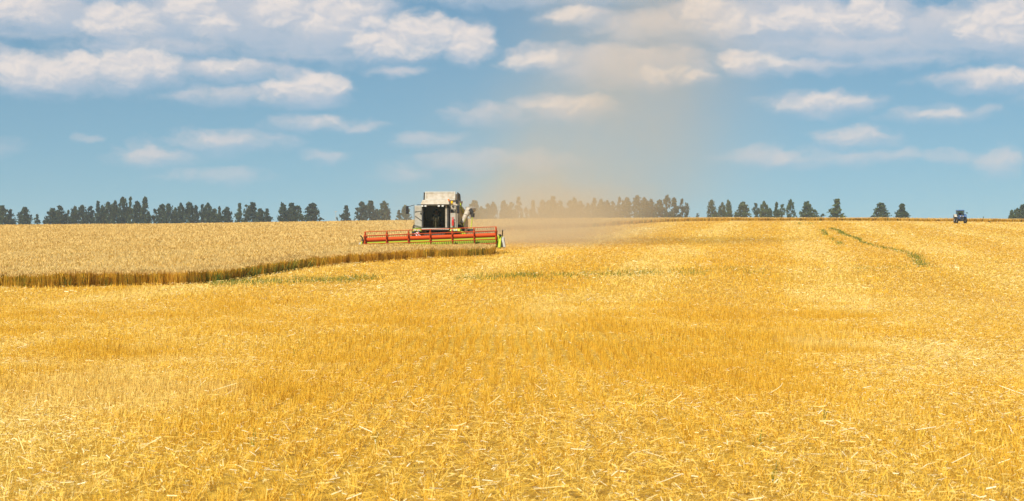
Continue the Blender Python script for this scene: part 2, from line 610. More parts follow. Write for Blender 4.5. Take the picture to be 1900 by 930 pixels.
def add_straw(d0, d1, dens_, length, wid, zmax):
    x, y = wedge(d0, d1, dens_)
    cov = straw_cover(x, y)
    keep = ~inside(x, y) & (rng.random(len(x)) < 0.12 + 0.95 * cov ** 1.3)
    x, y, cov = x[keep], y[keep], cov[keep]
    n_ = len(x)
    ang = rng.random(n_) * 2 * math.pi
    pit = rng.normal(0, 0.28, n_)
    L = length * np.clip(rng.lognormal(-0.2, 0.6, n_), 0.25, 4.0)
    dv = np.stack([np.cos(ang) * np.cos(pit), np.sin(ang) * np.cos(pit), np.sin(pit)], 1) * L[:, None]
    zz = ground(x, y) + 0.03 + zmax * rng.random(n_) ** 0.8 * (0.35 + 0.65 * cov)
    base = np.stack([x, y, zz], 1) - dv * 0.5
    side = np.stack([-np.sin(ang), np.cos(ang), rng.normal(0, 0.7, n_)], 1)
    side /= np.linalg.norm(side, axis=1)[:, None]
    r_ = np.where(rng.random(n_) < 0.20, 0.74 + 0.28 * rng.random(n_), np.clip(rng.beta(1.6, 2.8, n_) + 0.08 * cov, 0, 1))
    loose.add(blades(base, dv, wid * (0.5 + rng.random(n_)), 1.0, side), r_)


add_stubble(9.5, 30, 1200, 0.15, 0.0045, 0.26, 0.036)
add_stubble(30, 70, 300, 0.145, 0.007, 0.26, 0.036)
add_stubble(70, 150, 44, 0.17, 0.024, 0.0, 0.0)
add_stubble(150, 345, 16, 0.15, 0.035, 0.0, 0.0)
add_straw(9.5, 30, 700, 0.048, 0.0052, 0.13)
add_straw(30, 70, 210, 0.06, 0.0075, 0.13)
add_straw(9.5, 40, 26, 0.05, 0.0075, 0.17)
add_straw(9.5, 45, 8, 0.12, 0.0042, 0.17)
add_straw(70, 150, 48, 0.10, 0.018, 0.12)
add_straw(150, 345, 9, 0.14, 0.035, 0.10)
# a few long stalks and flat pale leaves lying on top near the camera
for px, py, ln, ang in [(372, 738, 0.16, 2.1), (366, 746, 0.10, 0.1), (395, 751, 0.3, -0.25), (205, 733, 0.12, -0.5), (1430, 755, 0.24, 0.75), (1240, 778, 0.16, 0.4),
                        (1005, 715, 0.16, 1.9), (905, 782, 0.14, 0.4), (60, 785, 0.14, 1.7), (260, 874, 0.16, 0.05)]:
    x, y = at(px, py)
    pts = 3
    for k in range(pts):
        a_ = ang + 0.3 * (k - 1)
        dv = np.array([[math.cos(a_) * ln / pts, math.sin(a_) * ln / pts * 1.6, 0.03]])
        b0 = np.array([[x, y, gz(x, y) + 0.15 + 0.03 * k]])
        loose.add(blades(b0, dv, np.array([0.0085]), 0.9, np.array([[-math.sin(a_), math.cos(a_), 0.6]])), np.array([0.85]))
        x += dv[0, 0]
        y += dv[0, 1]
o = stub.build('stubble', [M_stub])
tag(o, 'golden cut stubble standing in rows over the harvested field', 'stubble', kind='stuff')
o = loose.build('straw', [M_straw])
tag(o, 'loose chopped pale straw strewn over the golden stubble', 'straw', kind='stuff')

# ------------------------------------------------------------------ standing wheat
WH = 0.67
cell = 1.25
cx_ = np.arange(-330, 190, cell)
cy_ = np.arange(60, 472, cell)
CX, CY = np.meshgrid(cx_, cy_)
vx, vy = CX.ravel(), CY.ravel()
ok = inside(vx, vy) & (edge_dist(vx, vy) > 0.55) & (np.abs(vx) < 0.30 * vy + 12)
okg = ok.reshape(CX.shape)
fc = okg[:-1, :-1] & okg[1:, :-1] & okg[:-1, 1:] & okg[1:, 1:]
idx = np.arange(CX.size).reshape(CX.shape)
q = np.stack([idx[:-1, :-1][fc], idx[:-1, 1:][fc], idx[1:, 1:][fc], idx[1:, :-1][fc]], 1)
zc = ground(vx, vy) + WH - 0.13 + 0.10 * (rnd_noise2(vx, vy, 2.5, 11) - 0.5) + 0.10 * (rnd_noise2(vx, vy, 11, 12) - 0.5)
used = np.unique(q)
remap = np.full(CX.size, -1)
remap[used] = np.arange(len(used))
cv_ = np.stack([vx, vy, zc], 1)[used]
cq = remap[q]


def wheat_top(x, y):
    return WH + 0.10 * (rnd_noise2(x, y, 2.5, 11) - 0.5) + 0.10 * (rnd_noise2(x, y, 11, 12) - 0.5)


wb = Blades()


def add_wheat(x, y, wid, ear_w, ear_l, stem_part=1.0):
    n_ = len(x)
    h_ = wheat_top(x, y) * (0.74 + 0.20 * rng.random(n_) + 0.16 * rnd_noise2(x, y, 0.45, 51))
    gzz = ground(x, y)
    lx, ly = rng.normal(0, 0.05, n_), rng.normal(0, 0.05, n_)
    base = np.stack([x, y, gzz + h_ * (1 - stem_part)], 1)
    dv = np.stack([lx, ly, h_ * stem_part - ear_l * 0.6], 1)
    green = rnd_noise2(x, y, 2.2, 21)
    lim = np.where(rng.random(n_) < np.clip((green - 0.52) * 1.1, 0.02, 0.4), 1.0, 0.86)
    r_ = np.where(lim > 0.9, 0.94 + 0.06 * rng.random(n_), np.clip(rng.normal(0.45, 0.20, n_) + 1.1 * (rnd_noise2(x, y, 0.28, 61) - 0.5), 0, 0.88))
    wb.add(blades(base, dv, wid * (0.6 + 0.8 * rng.random(n_)), 0.8), r_, 0)
    tip = base + dv
    ed = np.stack([rng.normal(0, 0.45, n_) * ear_l, rng.normal(0, 0.45, n_) * ear_l, ear_l * (0.6 + 0.5 * rng.random(n_))], 1)
    wb.add(blades(tip, ed, ear_w * (0.7 + 0.6 * rng.random(n_)), 0.5), rng.random(n_), 1)


def band(k0, k1, depth, dens_):
    """points in a strip inside the polygon along its edges k0..k1"""
    X, Y = [], []
    for k in range(k0, k1):
        p0, p1 = POLY[k], POLY[k + 1]
        L = np.hypot(*(p1 - p0))
        n_ = int(L * depth * dens_)
        tt = rng.random(n_)
        dd = rng.random(n_) ** 1.4 * depth
        e_ = (p1 - p0) / (L + 1e-9)
        nrm = np.array([-e_[1], e_[0]])
        X.append(p0[0] + (p1 - p0)[0] * tt + nrm[0] * dd)
        Y.append(p0[1] + (p1 - p0)[1] * tt + nrm[1] * dd)
    X, Y = np.concatenate(X), np.concatenate(Y)
    X = X + 0.25 * (rnd_noise2(X, Y, 1.5, 31) - 0.5)
    Y = Y + 1.3 * (rnd_noise2(X, Y, 1.0, 32) - 0.5)
    i_ = inside(X, Y) | (edge_dist(X, Y) < 0.25)
    return X[i_], Y[i_]


nf = len(PF)
x, y = band(1, nf + 1, 2.2, 330)
k_ = rng.random(len(x)) < 0.08 + 1.3 * rnd_noise2(x, y * 0.5, 0.5, 41)
x, y = x[k_], y[k_]
add_wheat(x, y, 0.017, 0.026, 0.10)
x, y = band(0, 1, 2.0, 40)
add_wheat(x, y, 0.03, 0.04, 0.10)
x, y = band(nf, nf + 2, 1.4, 120)
add_wheat(x, y, 0.02, 0.03, 0.10)
x, y = band(nf + 2, len(POLY) - 4, 2.2, 60)
add_wheat(x, y, 0.045, 0.05, 0.12)


def field_pts(d0, d1, per):
    k = 0.30
    n_ = int(k * 2 * (d1**2 - d0**2) / 2 * per)
    y = np.sqrt(rng.random(n_) * (d1**2 - d0**2) + d0**2)
    x = (rng.random(n_) * 2 - 1) * (k * y + 4)
    i_ = inside(x, y)
    return x[i_], y[i_]


x, y = field_pts(75, 130, 34)
add_wheat(x, y, 0.02, 0.035, 0.11, 0.35)
x, y = field_pts(130, 220, 14)
add_wheat(x, y, 0.03, 0.06, 0.13, 0.35)
x, y = field_pts(220, 400, 4)
add_wheat(x, y, 0.05, 0.10, 0.16, 0.35)
v1 = np.concatenate(wb.v).reshape(-1, 3)
r1 = np.repeat(np.concatenate(wb.r), 4)
q1 = np.arange(len(v1)).reshape(-1, 4)
m1 = np.concatenate(wb.m)
V = np.concatenate([cv_, v1])
Q = np.concatenate([cq, q1 + len(cv_)])
RR = np.concatenate([np.zeros(len(cv_)), r1])
MI = np.concatenate([np.full(len(cq), 2), m1])
o = bpy.data.objects.new('wheat', np_mesh('wheat', V, Q, RR, [M_stem, M_ear, M_canopy], MI))
COL.objects.link(o)
tag(o, 'ripe uncut wheat with pale ears and amber stems around the harvester', 'wheat', kind='stuff')

# ------------------------------------------------------------------ green weeds
wd = Blades()


def weed_pts(x, y, n_, sx, sy, h, wid):
    X = x + rng.normal(0, sx, n_)
    Y = y + rng.normal(0, sy, n_)
    hh = h * (0.5 + 0.8 * rng.random(n_))
    dv = np.stack([rng.normal(0, 0.35, n_) * hh, rng.normal(0, 0.35, n_) * hh, hh], 1)
    wd.add(blades(np.stack([X, Y, ground(X, Y)], 1), dv, np.full(n_, wid), 0.35), rng.random(n_))


def weed_line(pts, per_m, sx, h, wid):
    P_ = [at(*p) for p in pts]
    for (x0, y0), (x1, y1) in zip(P_[:-1], P_[1:]):
        L = math.hypot(x1 - x0, y1 - y0)
        for k in range(max(1, int(L * per_m))):
            tt = random.random()
            weed_pts(x0 + (x1 - x0) * tt, y0 + (y1 - y0) * tt, 5, sx, 0.5, h, wid)


weed_line([(1543, 425.5), (1556, 429), (1565, 436)], 2.4, 0.16, 0.22, 0.042)
weed_line([(1565, 436), (1590, 444), (1602, 452), (1618, 457)], 2.3, 0.13, 0.19, 0.038)
weed_line([(1618, 457), (1645, 463), (1670, 468), (1690, 474)], 2.6, 0.12, 0.19, 0.034)
weed_line([(1690, 474), (1703, 484), (1714, 497)], 3.6, 0.22, 0.22, 0.027)
weed_line([(1526, 428), (1534, 438)], 1.6, 0.16, 0.2, 0.036)
weed_line([(1541, 444), (1552, 448)], 1.5, 0.14, 0.17, 0.032)
weed_line([(1553, 450), (1560, 457)], 2.0, 0.16, 0.19, 0.034)
for px, py in [(1503, 416.2), (1485, 417)]:
    x, y = at(px, py)
    weed_pts(x, y, 14, 0.3, 0.5, 0.32, 0.08)


def weed_patch(x0, x1, y0, y1, n_, h, wid):
    for _ in range(n_):
        u = random.random()
        px = x0 + (x1 - x0) * u
        py = y0 + (y1 - y0) * u + random.gauss(0, 3.2)
        x, y = at(px, py)
        if not inside(np.array([x]), np.array([y]))[0]:
            weed_pts(x, y, random.randint(2, 6), 0.25, 0.35, h, wid)


weed_patch(395, 700, 527, 519, 420, 0.17, 0.024)
weed_patch(850, 1000, 517, 513, 150, 0.17, 0.024)
weed_patch(960, 1310, 514, 506, 260, 0.17, 0.024)
weed_patch(1330, 1420, 500, 506, 40, 0.16, 0.022)
weed_patch(1590, 1690, 500, 497, 40, 0.16, 0.022)
for px, py in [(1138, 578), (1150, 580), (1212, 582), (1250, 578), (1145, 650), (1176, 655), (1190, 590), (1300, 560), (1420, 662), (545, 665), (588, 660), (592, 690),
               (470, 832), (704, 834), (1409, 828), (1190, 758), (1440, 905), (720, 620), (1530, 780), (1230, 640), (1165, 610)]:
    x, y = at(px, py)
    weed_pts(x, y, 5, 0.02, 0.05, 0.13, 0.012)
# two taller dry weeds standing in the stubble
for px, py in [(528, 632), (552, 650)]:
    x, y = at(px, py)
    for k in range(3):
        wd.add(blades(np.array([[x + .02 * k, y, gz(x, y)]]), np.array([[.05 + .04 * k, .02, .5 - .12 * k]]), np.array([.007]), 0.4), np.array([0.9]))
# green undergrowth showing between the stems along the cut edge
for k in range(420):
    u = random.random()
    px = 40 + 560 * (u if random.random() < 0.5 else (0.6 + 0.3 * random.random()))
    py = float(np.interp(px, [p[0] for p in front], [p[1] for p in front])) - 1.0
    x, y = at(px, py)
    weed_pts(x, y, random.randint(2, 6), 0.12, 0.1, 0.5, 0.03)
o = wd.build('weeds', [M_weed])
tag(o, 'fresh green weeds growing through the stubble and along the wheat edge', 'weeds', kind='stuff')


# ------------------------------------------------------------------ trees on the skyline
M_bark = paint('bark', (0.10, 0.085, 0.07), 0.9, 0, 0.3, (0.05, 0.045, 0.04), 3.0, 0.1)
def vary(m):
    """each tree a little lighter, darker or browner than its neighbours"""
    t = NT(m.node_tree)
    oi = t.new('ShaderNodeObjectInfo')
    for b in [n_ for n_ in m.node_tree.nodes if n_.type in ('BSDF_PRINCIPLED', 'BSDF_TRANSLUCENT')]:
        src = b.inputs[0].links[0].from_socket
        t.put(b.inputs[0], t.mix(1.0, src, t.ramp(oi.outputs['Random'], [(0, (0.5, 0.58, 0.72)), (0.5, (0.8, 0.82, 0.86)), (1, (1.2, 1.08, 0.9))]), 'MULTIPLY'))
    return m


M_leaf = straw_material('leaves', [(0.0, (0.018, 0.035, 0.016)), (0.5, (0.035, 0.058, 0.024)), (1.0, (0.07, 0.095, 0.035))], tone=0.0, spec=0.15)
M_leaf2 = straw_material('fresh_leaves', [(0.0, (0.03, 0.055, 0.014)), (0.5, (0.06, 0.09, 0.022)), (1.0, (0.11, 0.14, 0.035))], tone=0.0, spec=0.15)

vary(M_leaf)
vary(M_leaf2)
PROFILE = {
    'column': ([0, .08, .25, .5, .75, .9, 1], [.85, .9, .95, 1, .80, .42, .05]),
    'cone': ([0, .1, .3, .55, .8, 1], [.9, 1, .92, .68, .36, .05]),
    'broad': ([0, .12, .3, .55, .8, 1], [.8, .9, 1, .95, .66, .1]),
    'ragged': ([0, .12, .3, .5, .7, .88, 1], [.35, .45, .95, .55, .95, .6, .15]),
    'stemmed': ([0, .22, .3, .45, .65, .85, 1], [0.02, .08, .85, 1, .85, .5, .08]),
    'bush': ([0, .2, .5, .8, 1], [.8, 1, .95, .6, .2]),
}


def tree_meshes(kind, seed):
    """unit tree: height 1, half width 1 (scaled when placed)"""
    r_ = np.random.default_rng(seed)
    tz, tr = PROFILE[kind]
    n_cl = {'bush': 20, 'ragged': 36, 'stemmed': 40}.get(kind, 60)
    per = 22
    cz = 0.03 + 0.94 * r_.random(n_cl) ** 1.1
    cz[0] = 0.95
    rad = np.interp(cz, tz, tr)
    keepc = rad > 0.1
    cz, rad = cz[keepc], rad[keepc]
    n_cl = len(cz)
    ang = r_.random(n_cl) * 2 * math.pi
    ang[: n_cl // 3] = np.round(ang[: n_cl // 3] / 1.2566) * 1.2566     # limbs give the crown lobes
    rr = rad * (0.25 + 0.65 * np.sqrt(r_.random(n_cl))) * (0.8 + 0.35 * r_.random(n_cl))
    C = np.stack([np.cos(ang) * rr, np.sin(ang) * rr, cz], 1)
    size = np.clip(0.15 + 0.15 * r_.random(n_cl), 0.1, 0.4) * np.clip(rad, 0.4, 1)
    pts = np.repeat(C, per, 0) + r_.normal(0, 1, (n_cl * per, 3)) * np.repeat(np.stack([size, size, size * 0.19], 1), per, 0)
    pts[:, 2] = np.clip(pts[:, 2], 0.0, 1.03)
    N = len(pts)
    ang2 = r_.random(N) * 2 * math.pi
    l_ = 0.09 + 0.11 * r_.random(N)
    u = np.stack([np.cos(ang2), np.sin(ang2), r_.normal(0, 0.05, N)], 1) * l_[:, None]
    v_ = np.stack([r_.normal(0, .5, N), r_.normal(0, .5, N), 0.28 * (0.6 + r_.random(N))], 1) * (l_ * 0.8)[:, None]
    v_[:, 2] *= 0.9
    verts = np.stack([pts - u, pts - v_, pts + u * 0.8, pts + v_], 1).reshape(-1, 3)
    rnd = np.clip(np.repeat(r_.random(n_cl), per) * 0.6 + r_.random(N) * 0.4, 0, 1)
    crown = np_mesh('crown', verts, np.arange(N * 4).reshape(-1, 4), np.repeat(rnd, 4), [M_leaf2 if kind in ('broad2',) else M_leaf])
    # trunk and limbs
    tv, tf = [], []

    def taper(p0, p1, r0, r1, zr, n=6):
        b0 = len(tv)
        for p, rad_ in ((p0, r0), (p1, r1)):
            for k in range(n):
                a_ = 2 * math.pi * k / n
                tv.append((p[0] + rad_ * math.cos(a_), p[1] + rad_ * math.sin(a_), p[2]))
        for k in range(n):
            tf.append((b0 + k, b0 + (k + 1) % n, b0 + n + (k + 1) % n, b0 + n + k))
    top = 0.35 if kind == 'bush' else 0.86
    taper((0, 0, -0.02), (0.03, 0, top * 0.5), 0.085, 0.06, 1)
    taper((0.03, 0, top * 0.5), (0, 0.02, top), 0.06, 0.02, 1)
    for k in range(0, n_cl, 3):
        z0 = max(0.12, C[k][2] - 0.14)
        if z0 < top:
            taper((0, 0, z0), tuple(C[k]), 0.035, 0.012, 1, 4)
    trunk = np_mesh('trunk', np.array(tv), np.array(tf), None, [M_bark])
    return crown, trunk


PROTO = {}
for k_i, kind in enumerate(PROFILE):
    PROTO[kind] = [tree_meshes(kind, 100 * k_i + s_) for s_ in range(4)]
FRESH = {}


def add_tree(px, top, wid, kind, label, d=900.0, base_row=None, name='tree', cat='tree', group='trees along the skyline', fresh=False, k=0):
    x = (px - 950) / F * d
    z0 = gz(x, d)
    ztop = EYE + (ROW - top) / F * d
    r_ = bpy.data.objects.new(name, None)
    COL.objects.link(r_)
    r_.location = (x, d, z0)
    r_.rotation_euler = (0, 0, (k * 2.4) % 6.28)
    r_.empty_display_size = 1
    hw = wid * 0.5 / F * d * (1.36 if kind in ('column', 'broad') and px < 1300 else 1.18)
    r_.scale = (hw, hw, ztop - z0)
    tag(r_, label, cat, group)
    cm, tm = PROTO[kind][k % 4]
    if fresh:
        key = cm.name
        if key not in FRESH:
            c2 = cm.copy()
            c2.materials.clear()
            c2.materials.append(M_leaf2)
            FRESH[key] = c2
        cm = FRESH[key]
    c_ = bpy.data.objects.new('crown', cm)
    t_ = bpy.data.objects.new('trunk', tm)
    for o_ in (c_, t_):
        COL.objects.link(o_)
        o_.parent = r_
    return r_


ORD = ['first', 'second', 'third', 'fourth', 'fifth', 'sixth', 'seventh', 'eighth', 'ninth', 'tenth', 'eleventh', 'twelfth', 'thirteenth', 'fourteenth', 'fifteenth', 'sixteenth',
       'seventeenth', 'eighteenth', 'nineteenth', 'twentieth']
LOOK = {'column': 'slim upright', 'cone': 'pointed', 'broad': 'broad', 'ragged': 'ragged open', 'stemmed': 'bare stemmed'}
# clumps of the skyline: (words for the place, shade, list of (x, top row, width, shape))
CLUMPS = [
    ('pair at the left photo edge', 'dark', [(4, 382, 20, 'broad'), (19, 388, 15, 'broad')]),
    ('loose group left of the long clump', 'dark', [(46, 384, 18, 'column'), (69, 398, 13, 'cone'), (97, 387, 20, 'broad'), (111, 381, 20, 'broad'), (126, 390, 10, 'ragged')]),
    ('long tall clump above wheat', 'dark', [(138, 383, 13, 'column'), (152, 381, 14, 'column'), (168, 382, 17, 'broad'), (182, 374, 14, 'cone'), (191, 381, 12, 'column'),
                                               (201, 375, 13, 'column'), (213, 372, 14, 'column'), (229, 366, 17, 'broad'), (242, 366, 13, 'cone'), (255, 374, 17, 'broad'), (269, 366, 20, 'cone')]),
    ('row right of the long clump', 'dark', [(287, 388, 11, 'ragged'), (301, 379, 16, 'broad'), (313, 378, 13, 'column'), (325, 385, 10, 'column'), (336, 376, 13, 'column'), (351, 375, 17, 'broad'),
                                                  (363, 381, 10, 'column'), (375, 379, 10, 'ragged'), (385, 376, 15, 'column'), (398, 387, 14, 'broad'), (407, 384, 12, 'cone'), (421, 384, 14, 'column')]),
    ('clump led by a tall cone', 'dark', [(444, 378, 15, 'cone'), (458, 380, 14, 'ragged'), (469, 376, 16, 'broad'), (483, 387, 14, 'column'), (496, 388, 16, 'cone')]),
    ('three left of the lone tree', 'dark', [(525, 377, 15, 'column'), (541, 377, 16, 'broad'), (552, 381, 17, 'broad')]),
    ('group right of the thin pole', 'dark', [(642, 382, 19, 'cone'), (671, 374, 18, 'broad'), (688, 373, 16, 'broad'), (699, 388, 10, 'column'), (712, 373, 16, 'column')]),
    ('pair left of the harvester cab', 'dust veiled', [(740, 390, 13, 'cone'), (752, 381, 14, 'column')]),
    ('first dusty clump from the harvester', 'hazy', [(880, 372, 17, 'column'), (893, 383, 11, 'column'), (905, 378, 13, 'broad'), (915, 375, 13, 'column')]),
    ('second dusty clump from the harvester', 'hazy', [(935, 372, 13, 'column'), (949, 376, 15, 'broad'), (962, 366, 17, 'cone'), (976, 384, 8, 'ragged')]),
    ('third dusty clump from the harvester', 'hazy', [(989, 372, 16, 'cone'), (1007, 371, 13, 'column'), (1017, 373, 11, 'column'), (1026, 365, 17, 'broad'), (1040, 372, 16, 'broad')]),
    ('row left of the narrow gap', 'brownish', [(1057, 372, 13, 'column'), (1065, 367, 13, 'column'), (1077, 374, 15, 'broad'), (1091, 377, 11, 'column'), (1103, 367, 11, 'column')]),
    ('row right of the narrow gap', 'brownish', [(1116, 370, 13, 'column'), (1127, 372, 12, 'column'), (1137, 373, 14, 'broad'), (1148, 366, 13, 'ragged'), (1162, 367, 18, 'column')]),
    ('dense row where the dust ends', 'brown green', [(1182, 363, 15, 'column'), (1196, 366, 15, 'column'), (1208, 369, 13, 'column'), (1224, 371, 15, 'broad'), (1237, 363, 14, 'ragged'), (1251, 367, 18, 'cone'),
                                                        (1265, 369, 11, 'ragged'), (1274, 376, 10, 'ragged')]),
    ('loose row right of the dust', 'green', [(1320, 371, 13, 'column'), (1328, 391, 9, 'column'), (1340, 375, 13, 'column'), (1352, 371, 12, 'column'), (1378, 375, 21, 'broad'),
                                              (1403, 377, 12, 'ragged'), (1418, 373, 16, 'column'), (1428, 386, 11, 'broad'), (1441, 376, 13, 'cone'), (1451, 379, 12, 'ragged'), (1468, 370, 15, 'stemmed')]),
]
ti = 0
for place, shade, lst in CLUMPS:
    for k, (px, top, wd_, kind) in enumerate(lst):
        nth = ORD[k] + ' from left in the ' if len(lst) > 2 else ('left one of the ' if k == 0 else 'right one of the ')
        lab = f'{LOOK[kind]} {shade} tree, {nth}{place}'
        add_tree(px, top, wd_, kind, lab, d=900.0 + (ti * 37 % 23) - 11, k=ti, fresh=px > 1300)
        ti += 1
SINGLE = [
    (580, 377, 22, 'broad', 'lone dark tree with wide crown left of the thin pole'),
    (1497, 374, 19, 'broad', 'rounded green tree joined to a lower bushy one, right of the loose row'),
    (1509, 388, 18, 'broad', 'low bushy light green tree leaning against a taller rounded one'),
    (1552, 370, 26, 'cone', 'tallest lone green tree with wide ragged foot, right of the loose row'),
    (1634, 376, 25, 'broad', 'rounded lone green tree, second to the left of the blue tractor'),
    (1674, 379, 26, 'cone', 'pointed lone green tree nearest the blue tractor on its left'),
    (1877, 390, 14, 'cone', 'smallest tree of the green clump at the right edge of the photo'),
    (1887, 386, 16, 'column', 'middle tree of the green clump at the right edge of the photo'),
    (1899, 379, 20, 'broad', 'tallest tree of the clump cut off by the right edge of the photo'),
]
for px, top, wd_, kind, lab in SINGLE:
    add_tree(px, top, wd_, kind, lab, d=895.0 + (ti * 37 % 23) - 11, k=ti, fresh=px > 1300)
    ti += 1
BUSH = [
    (36, 404, 6, 'thin grey sapling left of the second tree clump at the left'),
    (86, 405, 14, 'low grey bush at the foot of the broad trees on the left'),
    (569, 402, 9, 'low dark bush at the left foot of the lone wide tree'),
    (625, 403, 5, 'tiny dark bush beside the thin pole'),
    (658, 403, 5, 'tiny bush right of the cone shaped tree near the pole'),
    (1294, 396, 8, 'small dark bush in the gap right of the dust veiled trees'),
    (1363, 399, 10, 'low bush at the left foot of a broad green tree'),
    (1527, 397, 11, 'low lone bush between two trees right of the loose row'),
]
for px, top, wd_, lab in BUSH:
    add_tree(px, top, wd_, 'bush', lab, d=885.0, name='bush', cat='bush', group='bushes along the skyline', k=ti)
    ti += 1
add_tree(1825, 401.5, 4, 'bush', 'tiny bush poking over the wheat right of the blue tractor', d=700.0, name='bush', cat='bush', group='bushes along the skyline', k=ti)


# ------------------------------------------------------------------ machine building helpers
class MB:
    def __init__(self):
        self.v, self.f, self.mi = [], [], []

    def _add(self, vs, fs, m=0):
        b_ = len(self.v)
        self.v += [tuple(p) for p in vs]
        self.f += [tuple(b_ + i for i in f_) for f_ in fs]
        self.mi += [m] * len(fs)
        return self

    def box(self, x0, x1, y0, y1, z0, z1, m=0, rot=None, piv=None):
        vs = [Vector((x, y, z)) for z in (z0, z1) for y in (y0, y1) for x in (x0, x1)]
        if rot is not None:
            p = Vector(piv) if piv else Vector(((x0 + x1) / 2, (y0 + y1) / 2, (z0 + z1) / 2))
            vs = [p + rot @ (q_ - p) for q_ in vs]
        return self._add(vs, [(0, 2, 3, 1), (4, 5, 7, 6), (0, 1, 5, 4), (2, 6, 7, 3), (0, 4, 6, 2), (1, 3, 7, 5)], m)

    def hexa(self, lo, hi, m=0):
        """lo, hi: four corners each, counter clockwise seen from above"""
        return self._add(list(lo) + list(hi), [(3, 2, 1, 0), (4, 5, 6, 7), (0, 1, 5, 4), (1, 2, 6, 5), (2, 3, 7, 6), (3, 0, 4, 7)], m)

    def prism(self, poly, axis, a, b_, m=0):
        """poly in the two other axes, extruded along axis ('x' or 'y' or 'z') from a to b_"""
        def P3(p, c_):
            return {'x': (c_, p[0], p[1]), 'y': (p[0], c_, p[1]), 'z': (p[0], p[1], c_)}[axis]
        n_ = len(poly)
        vs = [P3(p, a) for p in poly] + [P3(p, b_) for p in poly]
        fs = [tuple(range(n_))[::-1], tuple(range(n_, 2 * n_))] + [(k, (k + 1) % n_, n_ + (k + 1) % n_, n_ + k) for k in range(n_)]
        return self._add(vs, fs, m)

    def cyl(self, p0, p1, r0, r1=None, n_=16, m=0):
        r1 = r0 if r1 is None else r1
        p0, p1 = Vector(p0), Vector(p1)
        ax = (p1 - p0).normalized()
        u = ax.orthogonal().normalized()
        v_ = ax.cross(u)
        vs = [p + (u * math.cos(2 * math.pi * k / n_) + v_ * math.sin(2 * math.pi * k / n_)) * r_ for p, r_ in ((p0, r0), (p1, r1)) for k in range(n_)]
        fs = [tuple(range(n_))[::-1], tuple(range(n_, 2 * n_))] + [(k, (k + 1) % n_, n_ + (k + 1) % n_, n_ + k) for k in range(n_)]
        return self._add(vs, fs, m)

    def tube(self, pts, r_, n_=8, m=0):
        for a, b_ in zip(pts[:-1], pts[1:]):
            self.cyl(a, b_, r_, r_, n_, m)
        return self

    def lathe(self, prof_, centre, axis='x', n_=28, m=0):
        """prof_: list of (radius, offset along axis), closed ring"""
        c_ = Vector(centre)
        k_ = len(prof_)
        vs = []
        for i in range(n_):
            a = 2 * math.pi * i / n_
            for r_, off in prof_:
                vs.append(c_ + Vector((off, r_ * math.cos(a), r_ * math.sin(a))))
        fs = []
        for i in range(n_):
            for j in range(k_):
                fs.append((i * k_ + j, i * k_ + (j + 1) % k_, ((i + 1) % n_) * k_ + (j + 1) % k_, ((i + 1) % n_) * k_ + j))
        return self._add(vs, fs, m)

    def build(self, name, mats, parent=None, bevel=0.0, smooth=False):
        me = bpy.data.meshes.new(name)
        me.from_pydata(self.v, [], self.f)
        mats = mats if isinstance(mats, (list, tuple)) else [mats]
        for m_ in mats:
            me.materials.append(m_)
        me.polygons.foreach_set('material_index', self.mi)
        if smooth:
            me.shade_smooth()
            me.set_sharp_from_angle(angle=R(40))
        me.validate()
        me.update()
        o_ = bpy.data.objects.new(name, me)
        COL.objects.link(o_)
        if parent is not None:
            o_.parent = parent
        if bevel:
            bm_ = o_.modifiers.new('bevel', 'BEVEL')
            bm_.width = bevel
            bm_.segments = 2
            bm_.limit_method = 'ANGLE'
        return o_


def empty(name, loc, rz=0.0, parent=None):
    o_ = bpy.data.objects.new(name, None)
    COL.objects.link(o_)
    o_.location = loc
    o_.rotation_euler = (0, 0, rz)
    o_.parent = parent
    return o_


M_cream = paint('cream_paint', (0.47, 0.40, 0.30), 0.55, 0, 0.65, (0.34, 0.26, 0.16), scale=4.0)
M_white = paint('white_paint', (0.47, 0.43, 0.34), 0.55, 0, 0.6, (0.34, 0.28, 0.19), scale=4.0)
M_lime = paint('lime_paint', (0.42, 0.50, 0.014), 0.5, 0, 0.3, (0.42, 0.36, 0.10))
M_red = paint('red_orange_paint', (0.52, 0.062, 0.004), 0.55, 0, 0.10, (0.34, 0.18, 0.05), spec=0.12)
M_dark = paint('dark_metal', (0.03, 0.03, 0.03), 0.6, 0, 0.45, (0.14, 0.11, 0.07))
M_black = paint('black_plastic', (0.012, 0.012, 0.014), 0.5, 0, 0.15, (0.1, 0.08, 0.05))
M_rub = paint('tyre_rubber', (0.02, 0.02, 0.02), 0.85, 0, 0.6, (0.16, 0.12, 0.07), spec=0.2)
M_steel = paint('bare_steel', (0.62, 0.62, 0.60), 0.3, 0.9, 0.2)
M_amber = paint('amber_lens', (0.85, 0.20, 0.01), 0.25, 0, 0.0)
M_yel = paint('yellow_lens', (0.9, 0.5, 0.01), 0.25, 0, 0.0)
M_ext = paint('extinguisher_red', (0.6, 0.03, 0.02), 0.35, 0, 0.1)
M_lamp = paint('lamp_glass', (0.75, 0.72, 0.65), 0.2, 0, 0.1)
M_blue = paint('blue_paint', (0.012, 0.075, 0.22), 0.4, 0, 0.15)
M_grey = paint('grey_rim', (0.42, 0.40, 0.36), 0.5, 0, 0.3)
M_seat = paint('seat_cloth', (0.05, 0.05, 0.055), 0.9, 0, 0.2)
M_shirt = paint('blue_shirt', (0.05, 0.09, 0.16), 0.9, 0, 0.0)
M_skin = paint('skin', (0.45, 0.26, 0.18), 0.55, 0, 0.0)
M_hair = paint('dark_hair', (0.03, 0.02, 0.015), 0.8, 0, 0.0)
M_stripe, t, b = material('warning_stripes')
c = t.new('ShaderNodeTexCoord')
sx = t.new('ShaderNodeSeparateXYZ')
t.put(sx.inputs[0], c.outputs['Object'])
